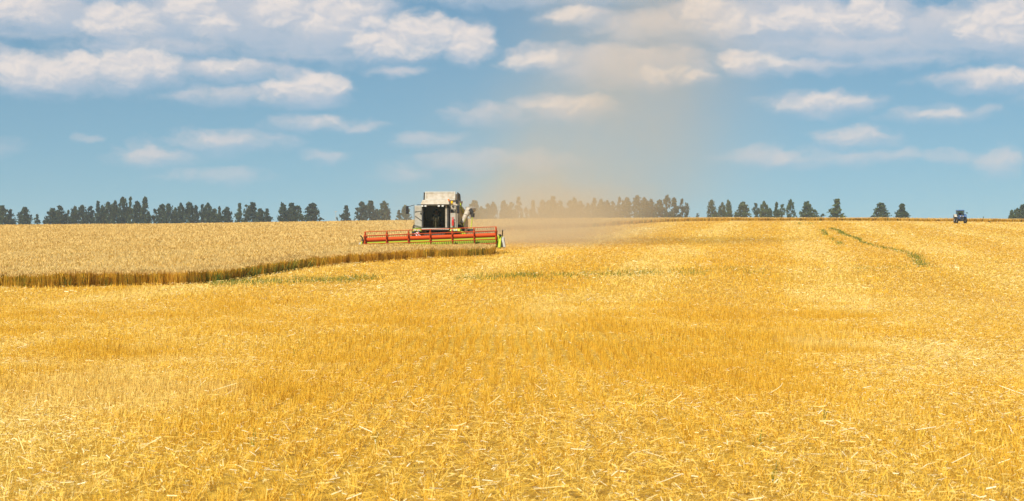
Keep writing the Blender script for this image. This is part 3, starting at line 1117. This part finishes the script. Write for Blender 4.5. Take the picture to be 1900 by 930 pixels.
s_ = t.m('FRACT', t.m('MULTIPLY', t.m('ADD', sx.outputs[0], sx.outputs[2]), 5.0))
t.put(b.inputs['Base Color'], t.mix(t.m('GREATER_THAN', s_, 0.5), (0.8, 0.78, 0.74, 1), (0.55, 0.03, 0.03, 1)))

M_glass, t, b = material('tinted_glass')
for n_ in list(M_glass.node_tree.nodes):
    if n_.type == 'BSDF_PRINCIPLED':
        M_glass.node_tree.nodes.remove(n_)
tr = t.new('ShaderNodeBsdfTransparent')
tr.inputs[0].default_value = (0.66, 0.64, 0.55, 1)
gl = t.new('ShaderNodeBsdfGlossy')
gl.inputs['Roughness'].default_value = 0.05
gl.inputs['Color'].default_value = (0.9, 0.9, 0.9, 1)
fr = t.new('ShaderNodeFresnel')
fr.inputs[0].default_value = 1.18
mx = t.new('ShaderNodeMixShader')
t.put(mx.inputs[0], fr.outputs[0])
M_glass.node_tree.links.new(tr.outputs[0], mx.inputs[1])
M_glass.node_tree.links.new(gl.outputs[0], mx.inputs[2])
om = next(n_ for n_ in M_glass.node_tree.nodes if n_.type == 'OUTPUT_MATERIAL')
M_glass.node_tree.links.new(mx.outputs[0], om.inputs[0])


def wheel(parent, x, y, r_, wid, name='wheel', rim_mat=None, side=1):
    """a lugged tyre with a dished rim, each a mesh under the wheel"""
    w_ = empty(name, (x, y, r_), 0, parent)
    rr = r_ * 0.55
    h = wid / 2
    tb = MB()
    tb.lathe([(rr, -h * .8), (r_ * .86, -h), (r_ * .95, -h * .8), (r_ * .965, 0), (r_ * .95, h * .8), (r_ * .86, h), (rr, h * .8)], (0, 0, 0))
    for k in range(18):
        a = 2 * math.pi * k / 18
        for sgn in (-1, 1):
            rot = Matrix.Rotation(a + (0.09 * sgn), 3, 'X') @ Matrix.Rotation(0.6 * sgn, 3, 'Z')
            vs = Vector((sgn * h * .48, 0, r_ * .965))
            c_ = Matrix.Rotation(a + (0.09 * sgn), 3, 'X') @ vs
            tb.box(c_.x - h * .5, c_.x + h * .5, c_.y - .035, c_.y + .035, c_.z - .05, c_.z + .05, rot=rot)
    tb.build('tyre', M_rub, w_)
    rb = MB()
    rb.lathe([(rr * 1.02, -h * .7), (rr * .9, -h * .6), (rr * .8, 0), (rr * .9, h * .6), (rr * 1.02, h * .7), (rr * .98, 0)], (0, 0, 0))
    rb.cyl((side * h * .05, 0, 0), (side * h * .25, 0, 0), rr * .85, rr * .8, 24)
    rb.cyl((side * h * .25, 0, 0), (side * h * .5, 0, 0), rr * .32, rr * .28, 16)
    for k in range(8):
        a = 2 * math.pi * k / 8
        rb.cyl((side * h * .24, rr * .2 * 2.2 * math.cos(a), rr * .44 * math.sin(a)), (side * h * .32, rr * .44 * math.cos(a), rr * .44 * math.sin(a)), .03, .03, 6)
    rb.build('rim', rim_mat or M_white, w_, smooth=True)
    return w_


# ------------------------------------------------------------------ combine harvester (forward = -y, origin under the front axle)
OX, OY = comb(-0.10, 5.1)
CZ = gz(OX, OY)
ch = empty('combine_harvester', (OX, OY, CZ), -YAW)
tag(ch, 'cream and lime green combine harvester with a wide red reel cutting wheat', 'combine harvester')

# body and grain tank
mb = MB()
mb.prism([(-0.55, 1.45), (-0.55, 3.25), (2.6, 3.3), (5.6, 2.95), (6.3, 2.2), (6.3, 1.5), (4.6, 1.15), (0.4, 1.1)], 'x', -1.42, 1.42)
body = mb.build('body', M_cream, ch, 0.05)
for sgn in (-1, 1):
    for y0, y1 in ((0.2, 1.6), (1.7, 3.1), (3.2, 4.6)):
        mb = MB()
        mb.box(sgn * 1.43 - .02, sgn * 1.43 + .02, y0, y1, 1.5, 2.75)
        mb.build('side_panel', M_white, body, 0.015)
mb = MB()
for k in range(9):
    mb.box(-0.9, 0.9, 6.30, 6.33, 1.6 + k * .06, 1.63 + k * .06)
mb.build('rear_grille', M_dark, body)
mb = MB()
mb.hexa([(-1.25, .9, 3.28), (1.25, .9, 3.28), (1.25, 3.4, 3.28), (-1.25, 3.4, 3.28)], [(-1.2, 0.95, 3.66), (1.2, 0.95, 3.66), (1.35, 3.6, 3.70), (-1.35, 3.6, 3.70)])
tank = mb.build('grain_tank', M_cream, ch, 0.03)
# front flap: a broad tilted panel, with its framed lighter rim, and the two side flaps behind
mb = MB()
tilt = Matrix.Rotation(R(-18), 3, 'X')
mb.box(-1.07, 1.07, 0.84, 0.89, 3.68, 4.30, rot=tilt, piv=(0, .86, 3.68))
flap = mb.build('tank_flap', M_cream, tank, 0.01)
mb = MB()
for x0, x1, z0, z1 in ((-1.09, 1.09, 4.22, 4.32), (-1.09, 1.09, 3.66, 3.74), (-1.09, -.99, 3.745, 4.215), (.99, 1.09, 3.745, 4.215)):
    mb.box(x0, x1, 0.81, 0.905, z0, z1, rot=tilt, piv=(0, .86, 3.68))
mb.build('flap_rim', M_white, flap, 0.008)
for x0 in (-1.22, 1.18):
    mb = MB()
    mb.prism([(1.02, 3.68), (1.22, 4.26), (2.9, 4.18), (3.3, 3.72)], 'x', x0, x0 + .04)
    mb.build('side_flap', M_dark, tank)
mb = MB()
mb.prism([(3.3, 3.72), (3.34, 3.72), (2.94, 4.2), (2.9, 4.2)], 'x', -1.17, 1.17)
mb.build('rear_flap', M_cream, tank)

# cab: floor, pillars, roof, glass, seat
cab = MB()
cab.box(-.93, .93, -1.75, -.57, 1.50, 1.66)
for x0, x1, y0, y1 in ((-.95, -.84, -1.80, -1.70), (.84, .95, -1.80, -1.70), (-.95, -.85, -.68, -.57), (.85, .95, -.68, -.57)):
    cab.box(x0, x1, y0, y1, 1.665, 3.27)
cab.box(-.84, .84, -.64, -.575, 1.67, 2.2)
cab_o = cab.build('cab', M_dark, ch, 0.015)
mb = MB()
mb.box(-.97, .97, -1.83, -1.755, 1.50, 1.63)
mb.build('sill', M_white, cab_o, 0.02)
mb = MB()
mb.box(.70, .835, -1.79, -1.70, 1.67, 3.26)
mb.build('front_pillar', M_cream, cab_o, 0.01)
mb = MB()
mb.hexa([(-1.02, -2.0, 3.28), (1.02, -2.0, 3.28), (1.05, -.45, 3.28), (-1.05, -.45, 3.28)], [(-.9, -1.75, 3.60), (.9, -1.75, 3.60), (1.0, -.4, 3.66), (-1.0, -.4, 3.66)])
mb.build('cab_roof', M_cream, cab_o, 0.04)
mb = MB()
mb.box(-1.28, 1.28, -1.97, -1.87, 3.225, 3.275)
mb.build('light_bar', M_black, cab_o)
mb = MB()
mb.hexa([(-.84, -1.82, 1.67), (.70, -1.82, 1.67), (.70, -1.805, 1.67), (-.84, -1.805, 1.67)], [(-.84, -1.86, 3.24), (.70, -1.86, 3.24), (.70, -1.845, 3.24), (-.84, -1.845, 3.24)])
mb.build('windscreen', M_glass, cab_o)
for sgn in (-1, 1):
    mb = MB()
    mb.box(sgn * .92 - .006, sgn * .92 + .006, -1.695, -.685, 1.67, 3.26)
    mb.build('side_window', M_glass, cab_o)
mb = MB()
mb.box(-.28, .28, -1.12, -.72, 1.98, 2.12)
mb.box(-.27, .27, -.80, -.68, 2.12, 2.85)
mb.box(-.2, .2, -1.0, -.8, 1.665, 1.98)
mb.build('seat', M_seat, cab_o, 0.04)
mb = MB()
mb.cyl((0, -1.55, 1.67), (0, -1.42, 2.32), .05, .04, 10)
for k in range(16):
    a, a2 = 2 * math.pi * k / 16, 2 * math.pi * (k + 1) / 16
    P0 = Vector((.2 * math.cos(a), -1.42 + .1 * math.sin(a), 2.34 + .17 * math.sin(a)))
    P1 = Vector((.2 * math.cos(a2), -1.42 + .1 * math.sin(a2), 2.34 + .17 * math.sin(a2)))
    mb.cyl(P0, P1, .018, .018, 6)
mb.cyl((-.2, -1.42, 2.34), (.2, -1.42, 2.34), .015, .015, 6)
mb.build('steering_wheel', M_grey, cab_o)
for x in (-.88, -.66, .28, .55):
    mb = MB()
    mb.box(x - .07, x + .07, -1.99, -1.93, 3.12, 3.215)
    mb.build('work_light', M_lamp, cab_o, 0.01)
mb = MB()
mb.cyl((.92, -1.62, 3.44), (.92, -1.62, 3.50), .05, .05, 12)
mb.cyl((.92, -1.62, 3.50), (.92, -1.62, 3.66), .085, .07, 14)
mb.build('beacon', M_amber, cab_o, smooth=True)
mb = MB()
mb.cyl((1.17, -1.72, 3.28), (1.17, -1.72, 3.36), .05, .05, 12)
mb.cyl((1.17, -1.72, 3.36), (1.17, -1.72, 3.53), .09, .075, 14)
mb.build('beacon', M_yel, cab_o, smooth=True)

# front panels either side of the cab
mb = MB()
mb.box(-1.50, -.975, -1.45, -.59, 1.66, 3.22)
lp = mb.build('front_panel', M_white, ch, 0.03)
mb = MB()
mb.tube([(-1.47, -1.47, 2.5), (-.98, -1.47, 2.15)], .018)
mb.tube([(-1.47, -1.47, 2.78), (-1.0, -1.47, 2.84)], .012)
mb.tube([(-1.53, -1.5, 1.75), (-1.53, -1.5, 3.2)], .016)
mb.tube([(-1.53, -1.5, 1.85), (-1.0, -1.5, 1.72)], .016)
mb.build('handrail', M_dark, lp)
mb = MB()
mb.box(.975, 1.42, -1.55, -.59, 1.66, 3.2)
rp = mb.build('front_panel', M_white, ch, 0.03)
mb = MB()
mb.box(1.1, 1.26, -1.575, -1.552, 2.72, 2.95)
mb.build('vent', M_black, rp)
mb = MB()
mb.tube([(1.50, -1.45, 1.66), (1.50, -1.45, 3.1), (1.52, -.7, 3.15)], .035)
mb.tube([(1.50, -1.45, 2.3), (1.75, -.6, 1.8)], .02)
mb.build('handrail', M_white, rp)
mb = MB()
mb.cyl((1.23, -1.66, 1.80), (1.23, -1.66, 2.18), .085, .085, 16)
mb.cyl((1.23, -1.66, 2.18), (1.23, -1.66, 2.27), .085, .03, 16)
mb.cyl((1.23, -1.66, 2.27), (1.23, -1.66, 2.33), .03, .03, 8)
mb.box(1.15, 1.31, -1.70, -1.64, 2.33, 2.38)
mb.build('fire_extinguisher', M_ext, ch, smooth=True)

# lime green lamp housings over the front wheels, and the warning board
for x0, x1 in ((-1.62, -.98), (1.0, 1.75)):
    mb = MB()
    mb.hexa([(x0, -1.7, 1.42), (x1, -1.7, 1.42), (x1, -.5, 1.42), (x0, -.5, 1.42)], [(x0 + .05, -1.6, 1.60), (x1 - .05, -1.6, 1.60), (x1 - .05, -.5, 1.64), (x0 + .05, -.5, 1.64)])
    fe = mb.build('fender', M_lime, ch, 0.03)
    for k in range(2):
        mb = MB()
        xc = x0 + .2 + k * .25
        mb.box(xc - .08, xc + .08, -1.73, -1.705, 1.45, 1.56)
        mb.build('headlight', M_lamp, fe)
mb = MB()
mb.box(-1.38, -1.06, -1.9, -1.87, 0.98, 1.36, rot=Matrix.Rotation(R(-25), 3, 'Y'))
mb.build('warning_board', M_stripe, ch)
mb = MB()
mb.hexa([(1.7, -1.3, 1.22), (2.2, -1.3, 1.12), (2.2, -.6, 1.12), (1.7, -.6, 1.22)], [(1.55, -1.3, 1.44), (2.0, -1.3, 1.40), (2.0, -.6, 1.40), (1.55, -.6, 1.44)])
mb.build('ladder_step', M_lime, ch, 0.02)

# mirrors on bars
for x, y, z in ((-1.95, -1.9, 2.92), (1.62, -1.9, 2.95)):
    mb = MB()
    mb.box(x - .09, x + .09, y - .05, y + .05, z - .30, z + .27)
    mi_ = mb.build('mirror', M_black, ch, 0.03)
    mb = MB()
    mb.tube([(x, y + .06, z + .2), (x * .75, y + .1, 3.25)], .022)
    mb.build('mirror_arm', M_black, mi_)
mb = MB()
mb.box(1.42, 1.60, -1.62, -1.50, 3.33, 3.62)
mb.build('work_lamp', M_black, ch, 0.02)

# unloading auger: bent tube folded along the side, dark spout at its end, lime hanging rail
mb = MB()
mb.cyl((1.62, .2, 2.0), (1.88, .5, 2.55), .14, .18, 18)
mb.cyl((1.88, .5, 2.55), (2.06, .9, 2.98), .18, .24, 18)
mb.cyl((2.06, .9, 2.98), (1.9, 5.2, 3.15), .24, .2, 18)
aug = mb.build('unloading_auger', M_cream, ch, smooth=True)
mb = MB()
mb.cyl((2.10, .8, 2.96), (2.34, .78, 2.74), .22, .15, 14)
mb.cyl((2.34, .78, 2.74), (2.36, .78, 2.45), .15, .13, 14)
mb.build('spout', M_dark, aug, smooth=True)
mb = MB()
mb.tube([(2.33, .7, 2.5), (2.30, .6, 2.0), (2.26, .4, 1.62), (2.05, .2, 1.45)], .035)
mb.build('hose', M_lime, aug)
mb = MB()
mb.tube([(1.95, -.3, 2.3), (1.8, -.2, 1.9), (1.72, -.2, 1.55)], .02)
mb.build('hose', M_lime, aug)
mb = MB()
mb.box(2.05, 2.48, .1, .7, 1.40, 1.62)
mb.build('step_box', M_dark, ch, 0.02)
mb = MB()
mb.prism([(.3, 3.3), (.3, 3.45), (2.8, 2.75), (2.8, 2.6)], 'x', 1.5, 1.56)
mb.build('side_rail', M_lime, ch)

# feeder house, axles, wheels
mb = MB()
mb.hexa([(-.75, -3.5, .45), (.75, -3.5, .45), (.7, -.6, 1.0), (-.7, -.6, 1.0)], [(-.75, -3.5, 1.0), (.75, -3.5, 1.0), (.7, -.6, 1.48), (-.7, -.6, 1.48)])
mb.build('feeder_house', M_dark, ch, 0.03)
mb = MB()
mb.box(-1.4, 1.4, -.15, .15, .75, 1.1)
mb.build('axle', M_dark, ch)
mb = MB()
mb.box(-1.15, 1.15, 4.65, 4.9, .5, .75)
mb.build('axle', M_dark, ch)
for sgn in (-1, 1):
    wheel(ch, sgn * 1.45, 0, .95, .7, side=sgn)
    wheel(ch, sgn * 1.25, 4.8, .62, .45, side=sgn)

# header: rolled a little to follow the ground
hd = MB()
L0, L1 = -4.62, 4.74
hd.prism([(-3.60, .30), (-3.60, 1.02), (-3.68, 1.06), (-3.74, 1.00), (-3.74, .42), (-4.4, .34), (-5.0, .36), (-5.0, .30), (-4.3, .24)], 'x', L0, L1)
header = hd.build('header', M_lime, ch)
header.rotation_euler = (0, R(-2.1), 0)
header.location = (0.05, 0, -0.14)
mb = MB()
mb.cyl((L0 + .05, -4.15, .50), (L1 - .05, -4.15, .50), .16, .16, 18)
for k in range(60):
    xk = L0 + .15 + k * (L1 - L0 - .3) / 59
    if abs(xk) > .7:
        mb.cyl((xk, -4.15, .50), (xk + .03, -4.15, .50), .24, .24, 14)
mb.build('intake_auger', M_lime, header, smooth=True)
mb = MB()
for k in range(92):
    xk = L0 + .06 + k * (L1 - L0 - .12) / 91
    mb.prism([(xk - .025, -5.0), (xk + .025, -5.0), (xk + .006, -5.12), (xk - .006, -5.12)], 'z', .30, .33)
mb.build('cutter_bar', M_steel, header)
RX0, RX1, RY, RZ, RR_ = -4.45, 4.60, -4.85, 1.06, .56
mb = MB()
mb.cyl((RX0, RY, RZ), (RX1, RY, RZ), .15, .15, 24)
mb.build('reel_tube', M_red, header, smooth=True)
for k in range(7):
    xk = RX0 + .03 + k * (RX1 - RX0 - .06) / 6
    mb = MB()
    thick = .05 if k in (0, 6) else .028
    for j in range(6):
        a = R(90 + 60 * j)
        ca, sa = math.cos(a), math.sin(a)
        w0, w1 = .07, .045
        mb.prism([(RY + .1 * ca - w0 * sa, RZ + .1 * sa + w0 * ca), (RY + .1 * ca + w0 * sa, RZ + .1 * sa - w0 * ca),
                  (RY + RR_ * ca + w1 * sa, RZ + RR_ * sa - w1 * ca), (RY + RR_ * ca - w1 * sa, RZ + RR_ * sa + w1 * ca)], 'x', xk - thick, xk + thick)
        a2 = R(90 + 60 * (j + 1))
        mb.tube([(xk, RY + RR_ * .97 * ca, RZ + RR_ * .97 * sa), (xk, RY + RR_ * .97 * math.cos(a2), RZ + RR_ * .97 * math.sin(a2))], .022, 6)
    mb.cyl((xk - thick, RY, RZ), (xk + thick, RY, RZ), .2, .2, 20)
    mb.build('reel_spider', M_red, header)
for j in range(6):
    a = R(90 + 60 * j)
    yb, zb = RY + RR_ * math.cos(a), RZ + RR_ * math.sin(a)
    mb = MB()
    mb.cyl((RX0, yb, zb), (RX1, yb, zb), .024, .024, 8)
    for k in range(60):
        xk = RX0 + .08 + k * (RX1 - RX0 - .16) / 59
        mb.cyl((xk, yb, zb), (xk, yb + .03, zb - .17), .011, .007, 5, m=1)
    mb.build('tine_bar', [M_red, M_dark], header)
for sgn, xe in ((-1, L0 - .03), (1, L1 + .03)):
    mb = MB()
    mb.prism([(-3.55, .22), (-3.55, 1.08), (-4.1, 1.12), (-4.9, .72), (-5.3, .40), (-5.3, .2)], 'x', xe - .03, xe + .03)
    ep = mb.build('end_plate', M_dark, header)
    mb = MB()
    mb.prism([(-3.7, .35), (-3.7, 1.0), (-4.6, .95), (-5.6, .42), (-5.9, .14), (-5.2, .12)], 'x', xe + sgn * .031, xe + sgn * .12)
    mb.prism([(-5.0, .75), (-5.0, .80), (-5.95, .20), (-5.9, .14)], 'x', xe - sgn * .03, xe + sgn * .14)
    mb.build('crop_divider', M_lime, header, 0.015)
    mb = MB()
    mb.hexa([(xe + min(sgn * .125, sgn * .42), -4.9, .2), (xe + max(sgn * .125, sgn * .42), -4.9, .2), (xe + max(sgn * .125, sgn * .36), -4.2, .2), (xe + min(sgn * .125, sgn * .36), -4.2, .2)],
            [(xe + min(sgn * .125, sgn * .30), -4.75, .78), (xe + max(sgn * .125, sgn * .30), -4.75, .78), (xe + max(sgn * .125, sgn * .28), -4.2, .95), (xe + min(sgn * .125, sgn * .28), -4.2, .95)])
    mb.build('drive_guard', M_grey, header, 0.04)
    mb = MB()
    mb.tube([(xe + sgn * .1, -3.6, 1.0), (xe + sgn * .14, -3.9, 1.25), (xe + sgn * .2, -4.3, 1.38)], .04)
    mb.tube([(xe, -3.5, 1.0), (xe, -4.85, 1.06)], .06)
    mb.build('reel_arm', M_dark, header)

# ------------------------------------------------------------------ driver behind the windscreen
def skin_person(name, joints, edges, radii, mat, root=0):
    me = bpy.data.meshes.new(name)
    me.from_pydata(joints, edges, [])
    o_ = bpy.data.objects.new(name, me)
    COL.objects.link(o_)
    sm = o_.modifiers.new('skin', 'SKIN')
    sm.use_smooth_shade = True
    for k, r_ in enumerate(radii):
        sv = me.skin_vertices[0].data[k]
        sv.radius = (r_, r_) if not isinstance(r_, tuple) else r_
        sv.use_root = k == root
    ss = o_.modifiers.new('sub', 'SUBSURF')
    ss.levels = ss.render_levels = 1
    me.materials.append(mat)
    return o_


J = [(0, -.9, 2.16), (0, -.88, 2.42), (0, -.9, 2.62), (0, -.92, 2.72), (0, -.95, 2.84), (0, -.96, 2.93),
     (-.2, -.9, 2.58), (-.27, -1.05, 2.36), (-.15, -1.34, 2.36), (.2, -.9, 2.58), (.27, -1.05, 2.36), (.15, -1.34, 2.36),
     (-.11, -.95, 2.17), (-.14, -1.32, 2.18), (-.14, -1.40, 1.76), (.11, -.95, 2.17), (.14, -1.32, 2.18), (.14, -1.40, 1.76)]
E = [(0, 1), (1, 2), (2, 3), (3, 4), (4, 5), (2, 6), (6, 7), (7, 8), (2, 9), (9, 10), (10, 11), (0, 12), (12, 13), (13, 14), (0, 15), (15, 16), (16, 17)]
RAD = [.15, .15, .14, .06, .095, .085, .075, .055, .04, .075, .055, .04, .09, .07, .05, .09, .07, .05]
person = skin_person('person', J, E, RAD, M_skin)
tag(person, 'person in a blue shirt sitting at the wheel inside the harvester cab', 'person')
person.location = (OX, OY, CZ)
person.rotation_euler = (0, 0, -YAW)
# clothing over the same body, a touch larger
J2 = [J[i] for i in (0, 1, 2, 6, 7, 9, 10)]
shirt = skin_person('shirt', J2, [(0, 1), (1, 2), (2, 3), (3, 4), (2, 5), (5, 6)], [.165, .165, .155, .09, .07, .09, .07], M_shirt)
J3 = [J[i] for i in (0, 12, 13, 14, 15, 16, 17)]
trousers = skin_person('trousers', J3, [(0, 1), (1, 2), (2, 3), (0, 4), (4, 5), (5, 6)], [.155, .105, .085, .065, .105, .085, .065], M_seat)
mb = MB()
for i in range(5):
    a, b_ = i * .022, (i + 1) * .022
    mb.cyl((0, -.945, 2.90 + a), (0, -.945, 2.90 + b_), .105 - .012 * i, .105 - .012 * (i + 1), 14)
hair = mb.build('hair', M_hair, None, smooth=True)
for o_ in (shirt, trousers, hair):
    o_.parent = person

# ------------------------------------------------------------------ blue tractor far off on the stubble
TX, TY = at(1782, 415.2)
TY = min(TY, 322.0)
TX = (1782 - 950) / F * TY
tr_ = empty('tractor', (TX, TY, gz(TX, TY)), R(-6))
tr_.scale = (.8, .8, .82)
tag(tr_, 'small blue tractor with white cab standing before the far wheat strip', 'tractor')
mb = MB()
mb.hexa([(-.42, -2.0, .75), (.42, -2.0, .75), (.48, -.2, .80), (-.48, -.2, .80)], [(-.34, -1.95, 1.42), (.34, -1.95, 1.42), (.44, -.2, 1.62), (-.44, -.2, 1.62)])
hood = mb.build('hood', M_blue, tr_, 0.08)
mb = MB()
for k in range(6):
    mb.box(-.3, .3, -2.03, -2.005, .82 + k * .08, .87 + k * .08)
mb.build('grille', M_dark, hood)
for sgn in (-1, 1):
    mb = MB()
    mb.cyl((sgn * .24, -2.0, 1.33), (sgn * .24, -2.06, 1.33), .08, .08, 12)
    mb.build('headlight', M_lamp, hood)
mb = MB()
mb.box(-.3, .3, -2.2, 1.0, .5, .75)
mb.box(-.85, .85, -1.55, -1.4, .42, .55)
mb.box(-.9, .9, .45, .7, .62, .85)
mb.build('chassis', M_dark, tr_)
mb = MB()
mb.box(-.62, .62, -.2, 1.1, 1.0, 1.32)
for x in (-.66, .66):
    for y0 in (-.2, 1.02):
        mb.box(x - .045, x + .045, y0, y0 + .09, 1.32, 2.38)
tcab = mb.build('cab', M_blue, tr_, 0.02)
mb = MB()
mb.hexa([(-.78, -.36, 2.385), (.78, -.36, 2.385), (.78, 1.25, 2.385), (-.78, 1.25, 2.385)], [(-.66, -.22, 2.56), (.66, -.22, 2.56), (.66, 1.1, 2.56), (-.66, 1.1, 2.56)])
mb.build('cab_roof', M_blue, tcab, 0.05)
mb = MB()
mb.box(-.61, .61, -.17, -.155, 1.33, 2.38)
mb.build('windscreen', M_glass, tcab)
mb = MB()
mb.box(-.61, .61, 1.05, 1.065, 1.33, 2.38)
mb.build('rear_window', M_glass, tcab)
mb = MB()
mb.box(-.25, .25, .35, .45, 1.35, 2.0)
mb.build('seat', M_ext, tcab, 0.04)
for sgn in (-1, 1):
    mb = MB()
    mb.prism([(-.35, 1.25), (-.1, 1.62), (.5, 1.78), (1.1, 1.62), (1.35, 1.25), (1.25, 1.2), (1.05, 1.5), (.5, 1.66), (-.05, 1.5), (-.25, 1.2)], 'x', sgn * .66 + min(0, sgn * .5), sgn * .66 + max(0, sgn * .5))
    mb.build('fender', M_white if sgn < 0 else M_blue, tr_, 0.01)
    wheel(tr_, sgn * .95, .55, .8, .42, rim_mat=M_grey, side=sgn)
    wheel(tr_, sgn * .82, -1.48, .52, .3, rim_mat=M_grey, side=sgn)
mb = MB()
mb.box(1.12, 1.28, -.3, -.24, 1.85, 2.12)
mir = mb.build('mirror', M_black, tr_, 0.02)
mb = MB()
mb.tube([(.7, -.15, 2.15), (1.14, -.26, 2.05)], .02)
mb.build('mirror_arm', M_black, mir)
mb = MB()
mb.tube([(.3, -1.1, 1.5), (.3, -1.1, 2.3)], .045)
mb.build('exhaust_pipe', M_dark, tr_)

# dark tuft at the foot of the far wheat strip
x, y = at(1836, 414.3)
y = min(y, 331.0)
x = (1836 - 950) / F * y
r_ = add_tree(1836, 410.3, 5, 'bush', 'small dark weed clump at the foot of the wheat strip, right of the tractor', d=y, name='weed_clump', cat='weed', group=None, k=3)

# thin pole beyond the wheat
px_, d_ = 623, 880.0
xx = (px_ - 950) / F * d_
zz = gz(xx, d_)
zt = EYE + (ROW - 391.5) / F * d_
pl = empty('pole', (xx, d_, zz))
tag(pl, 'thin pale pole with a small head on the skyline beside a tiny bush', 'pole')
mb = MB()
mb.cyl((0, 0, 0), (0, 0, zt - zz), .12, .08, 8)
mb.build('shaft', M_grey, pl)
mb = MB()
mb.box(-.6, .6, -.1, .1, zt - zz - .5, zt - zz - .3)
mb.cyl((-.45, 0, zt - zz - .3), (-.45, 0, zt - zz), .08, .06, 8)
mb.cyl((.45, 0, zt - zz - .3), (.45, 0, zt - zz), .08, .06, 8)
mb.build('crossarm', M_grey, pl)

# ------------------------------------------------------------------ dust behind the harvester
M_dust = bpy.data.materials.new('field_dust')
M_dust.use_nodes = True
M_dust.node_tree.nodes.clear()
t = NT(M_dust.node_tree)
geo = t.new('ShaderNodeNewGeometry')
sp = t.new('ShaderNodeSeparateXYZ')
t.put(sp.inputs[0], geo.outputs['Position'])
X, Y, Z = sp.outputs
zr = t.m('SUBTRACT', t.m('SUBTRACT', Z, EYE), t.m('MULTIPLY', t.m('SUBTRACT', Y, 150.0), 0.03))   # height over the eye level


def gauss(x, c_, s_):
    d_ = t.m('DIVIDE', t.m('SUBTRACT', x, c_), s_)
    return t.m('MULTIPLY', t.m('MULTIPLY', d_, d_), -1.0)


def curve(x, pts, lo, hi):
    n_ = t.new('ShaderNodeFloatCurve')
    cv__ = n_.mapping.curves[0]
    sp_ = [((p - lo) / (hi - lo), v_) for p, v_ in pts]
    cv__.points[0].location = sp_[0]
    cv__.points[-1].location = sp_[-1]
    for p in sp_[1:-1]:
        cv__.points.new(*p)
    n_.mapping.update()
    t.put(n_.inputs['Value'], t.m('DIVIDE', t.m('SUBTRACT', x, lo), hi - lo, clamp=True))
    return n_.outputs[0]


lo, hi = 0.0, 32.0
ctr = t.m('MULTIPLY_ADD', curve(zr, [(0, .14), (4, .27), (7.5, .37), (13, .46), (19.4, .54), (25, .57), (32, .60)], lo, hi), 30.0, -6.0)
wid_ = t.m('MULTIPLY', curve(zr, [(0, .34), (4, .42), (7.5, .46), (13, .46), (19, .42), (25, .38), (32, .36)], lo, hi), 20.0)
amp = t.m('MULTIPLY', curve(zr, [(0, .22), (3, .70), (5, .78), (7.5, .56), (13, .34), (19, .26), (25, .20), (32, 0.0)], lo, hi), 0.076)
ex = t.m('ADD', gauss(X, ctr, wid_), gauss(Y, 152.0, 11.0))
plume = t.m('MULTIPLY', t.m('EXPONENT', ex), amp)
# low trail lying along the freshly cut swath behind the machine
hg = t.m('SUBTRACT', Z, t.m('MULTIPLY_ADD', Y, 0.0375, 2.7 - 0.0375 * 129))
trail = t.m('MULTIPLY_ADD', Y, 0.165, -2.0 - 0.165 * 128)
gl_ = t.m('ADD', gauss(X, trail, 5.2), gauss(hg, 0.8, 2.9))
low = t.m('MULTIPLY', t.m('EXPONENT', gl_), t.m('MULTIPLY', t.maprange(Y, 127.0, 136.0), t.maprange(Y, 150.0, 214.0, 0.024, 0.0)))
nz = t.noise(t.v('MULTIPLY', geo.outputs['Position'], (.10, .10, .085)), 1.0, 5.0, 0.6)
den = t.m('MULTIPLY', t.m('ADD', plume, low), t.maprange(nz.outputs[0], 0.30, 0.70, 0.2, 1.8))
# the cloud thins out to nothing at the sides of its box
fadey = t.m('MULTIPLY', t.maprange(Y, 126.5, 134.0), t.maprange(Y, 196.0, 216.0, 1.0, 0.0))
fadex = t.m('MULTIPLY', t.maprange(X, -22.0, -15.0), t.maprange(X, 32.0, 44.0, 1.0, 0.0))
den = t.m('MULTIPLY', den, t.m('MULTIPLY', fadey, fadex))
pv = t.new('ShaderNodeVolumePrincipled')
pv.inputs['Color'].default_value = (0.85, 0.70, 0.48, 1)
pv.inputs['Anisotropy'].default_value = 0.0
t.put(pv.inputs['Density'], den)
om = t.new('ShaderNodeOutputMaterial')
M_dust.node_tree.links.new(pv.outputs[0], om.inputs['Volume'])
mb = MB()
mb.box(-22, 44, 126.4, 217, 1.0, 36)
o = mb.build('dust', M_dust)
tag(o, 'beige dust cloud drifting up and right behind the combine harvester', 'dust cloud', kind='stuff')

# ------------------------------------------------------------------ summer air
M_air = bpy.data.materials.new('air')
M_air.use_nodes = True
M_air.node_tree.nodes.clear()
t = NT(M_air.node_tree)
pv = t.new('ShaderNodeVolumePrincipled')
pv.inputs['Color'].default_value = (0.72, 0.86, 1.0, 1)
pv.inputs['Density'].default_value = 0.00014
om = t.new('ShaderNodeOutputMaterial')
M_air.node_tree.links.new(pv.outputs[0], om.inputs['Volume'])
mb = MB()
mb.box(-5300, 5300, -100, 5300, -2.0, 75)
o = mb.build('haze', M_air)
tag(o, 'thin bluish summer haze softening the far trees', 'haze', kind='stuff')
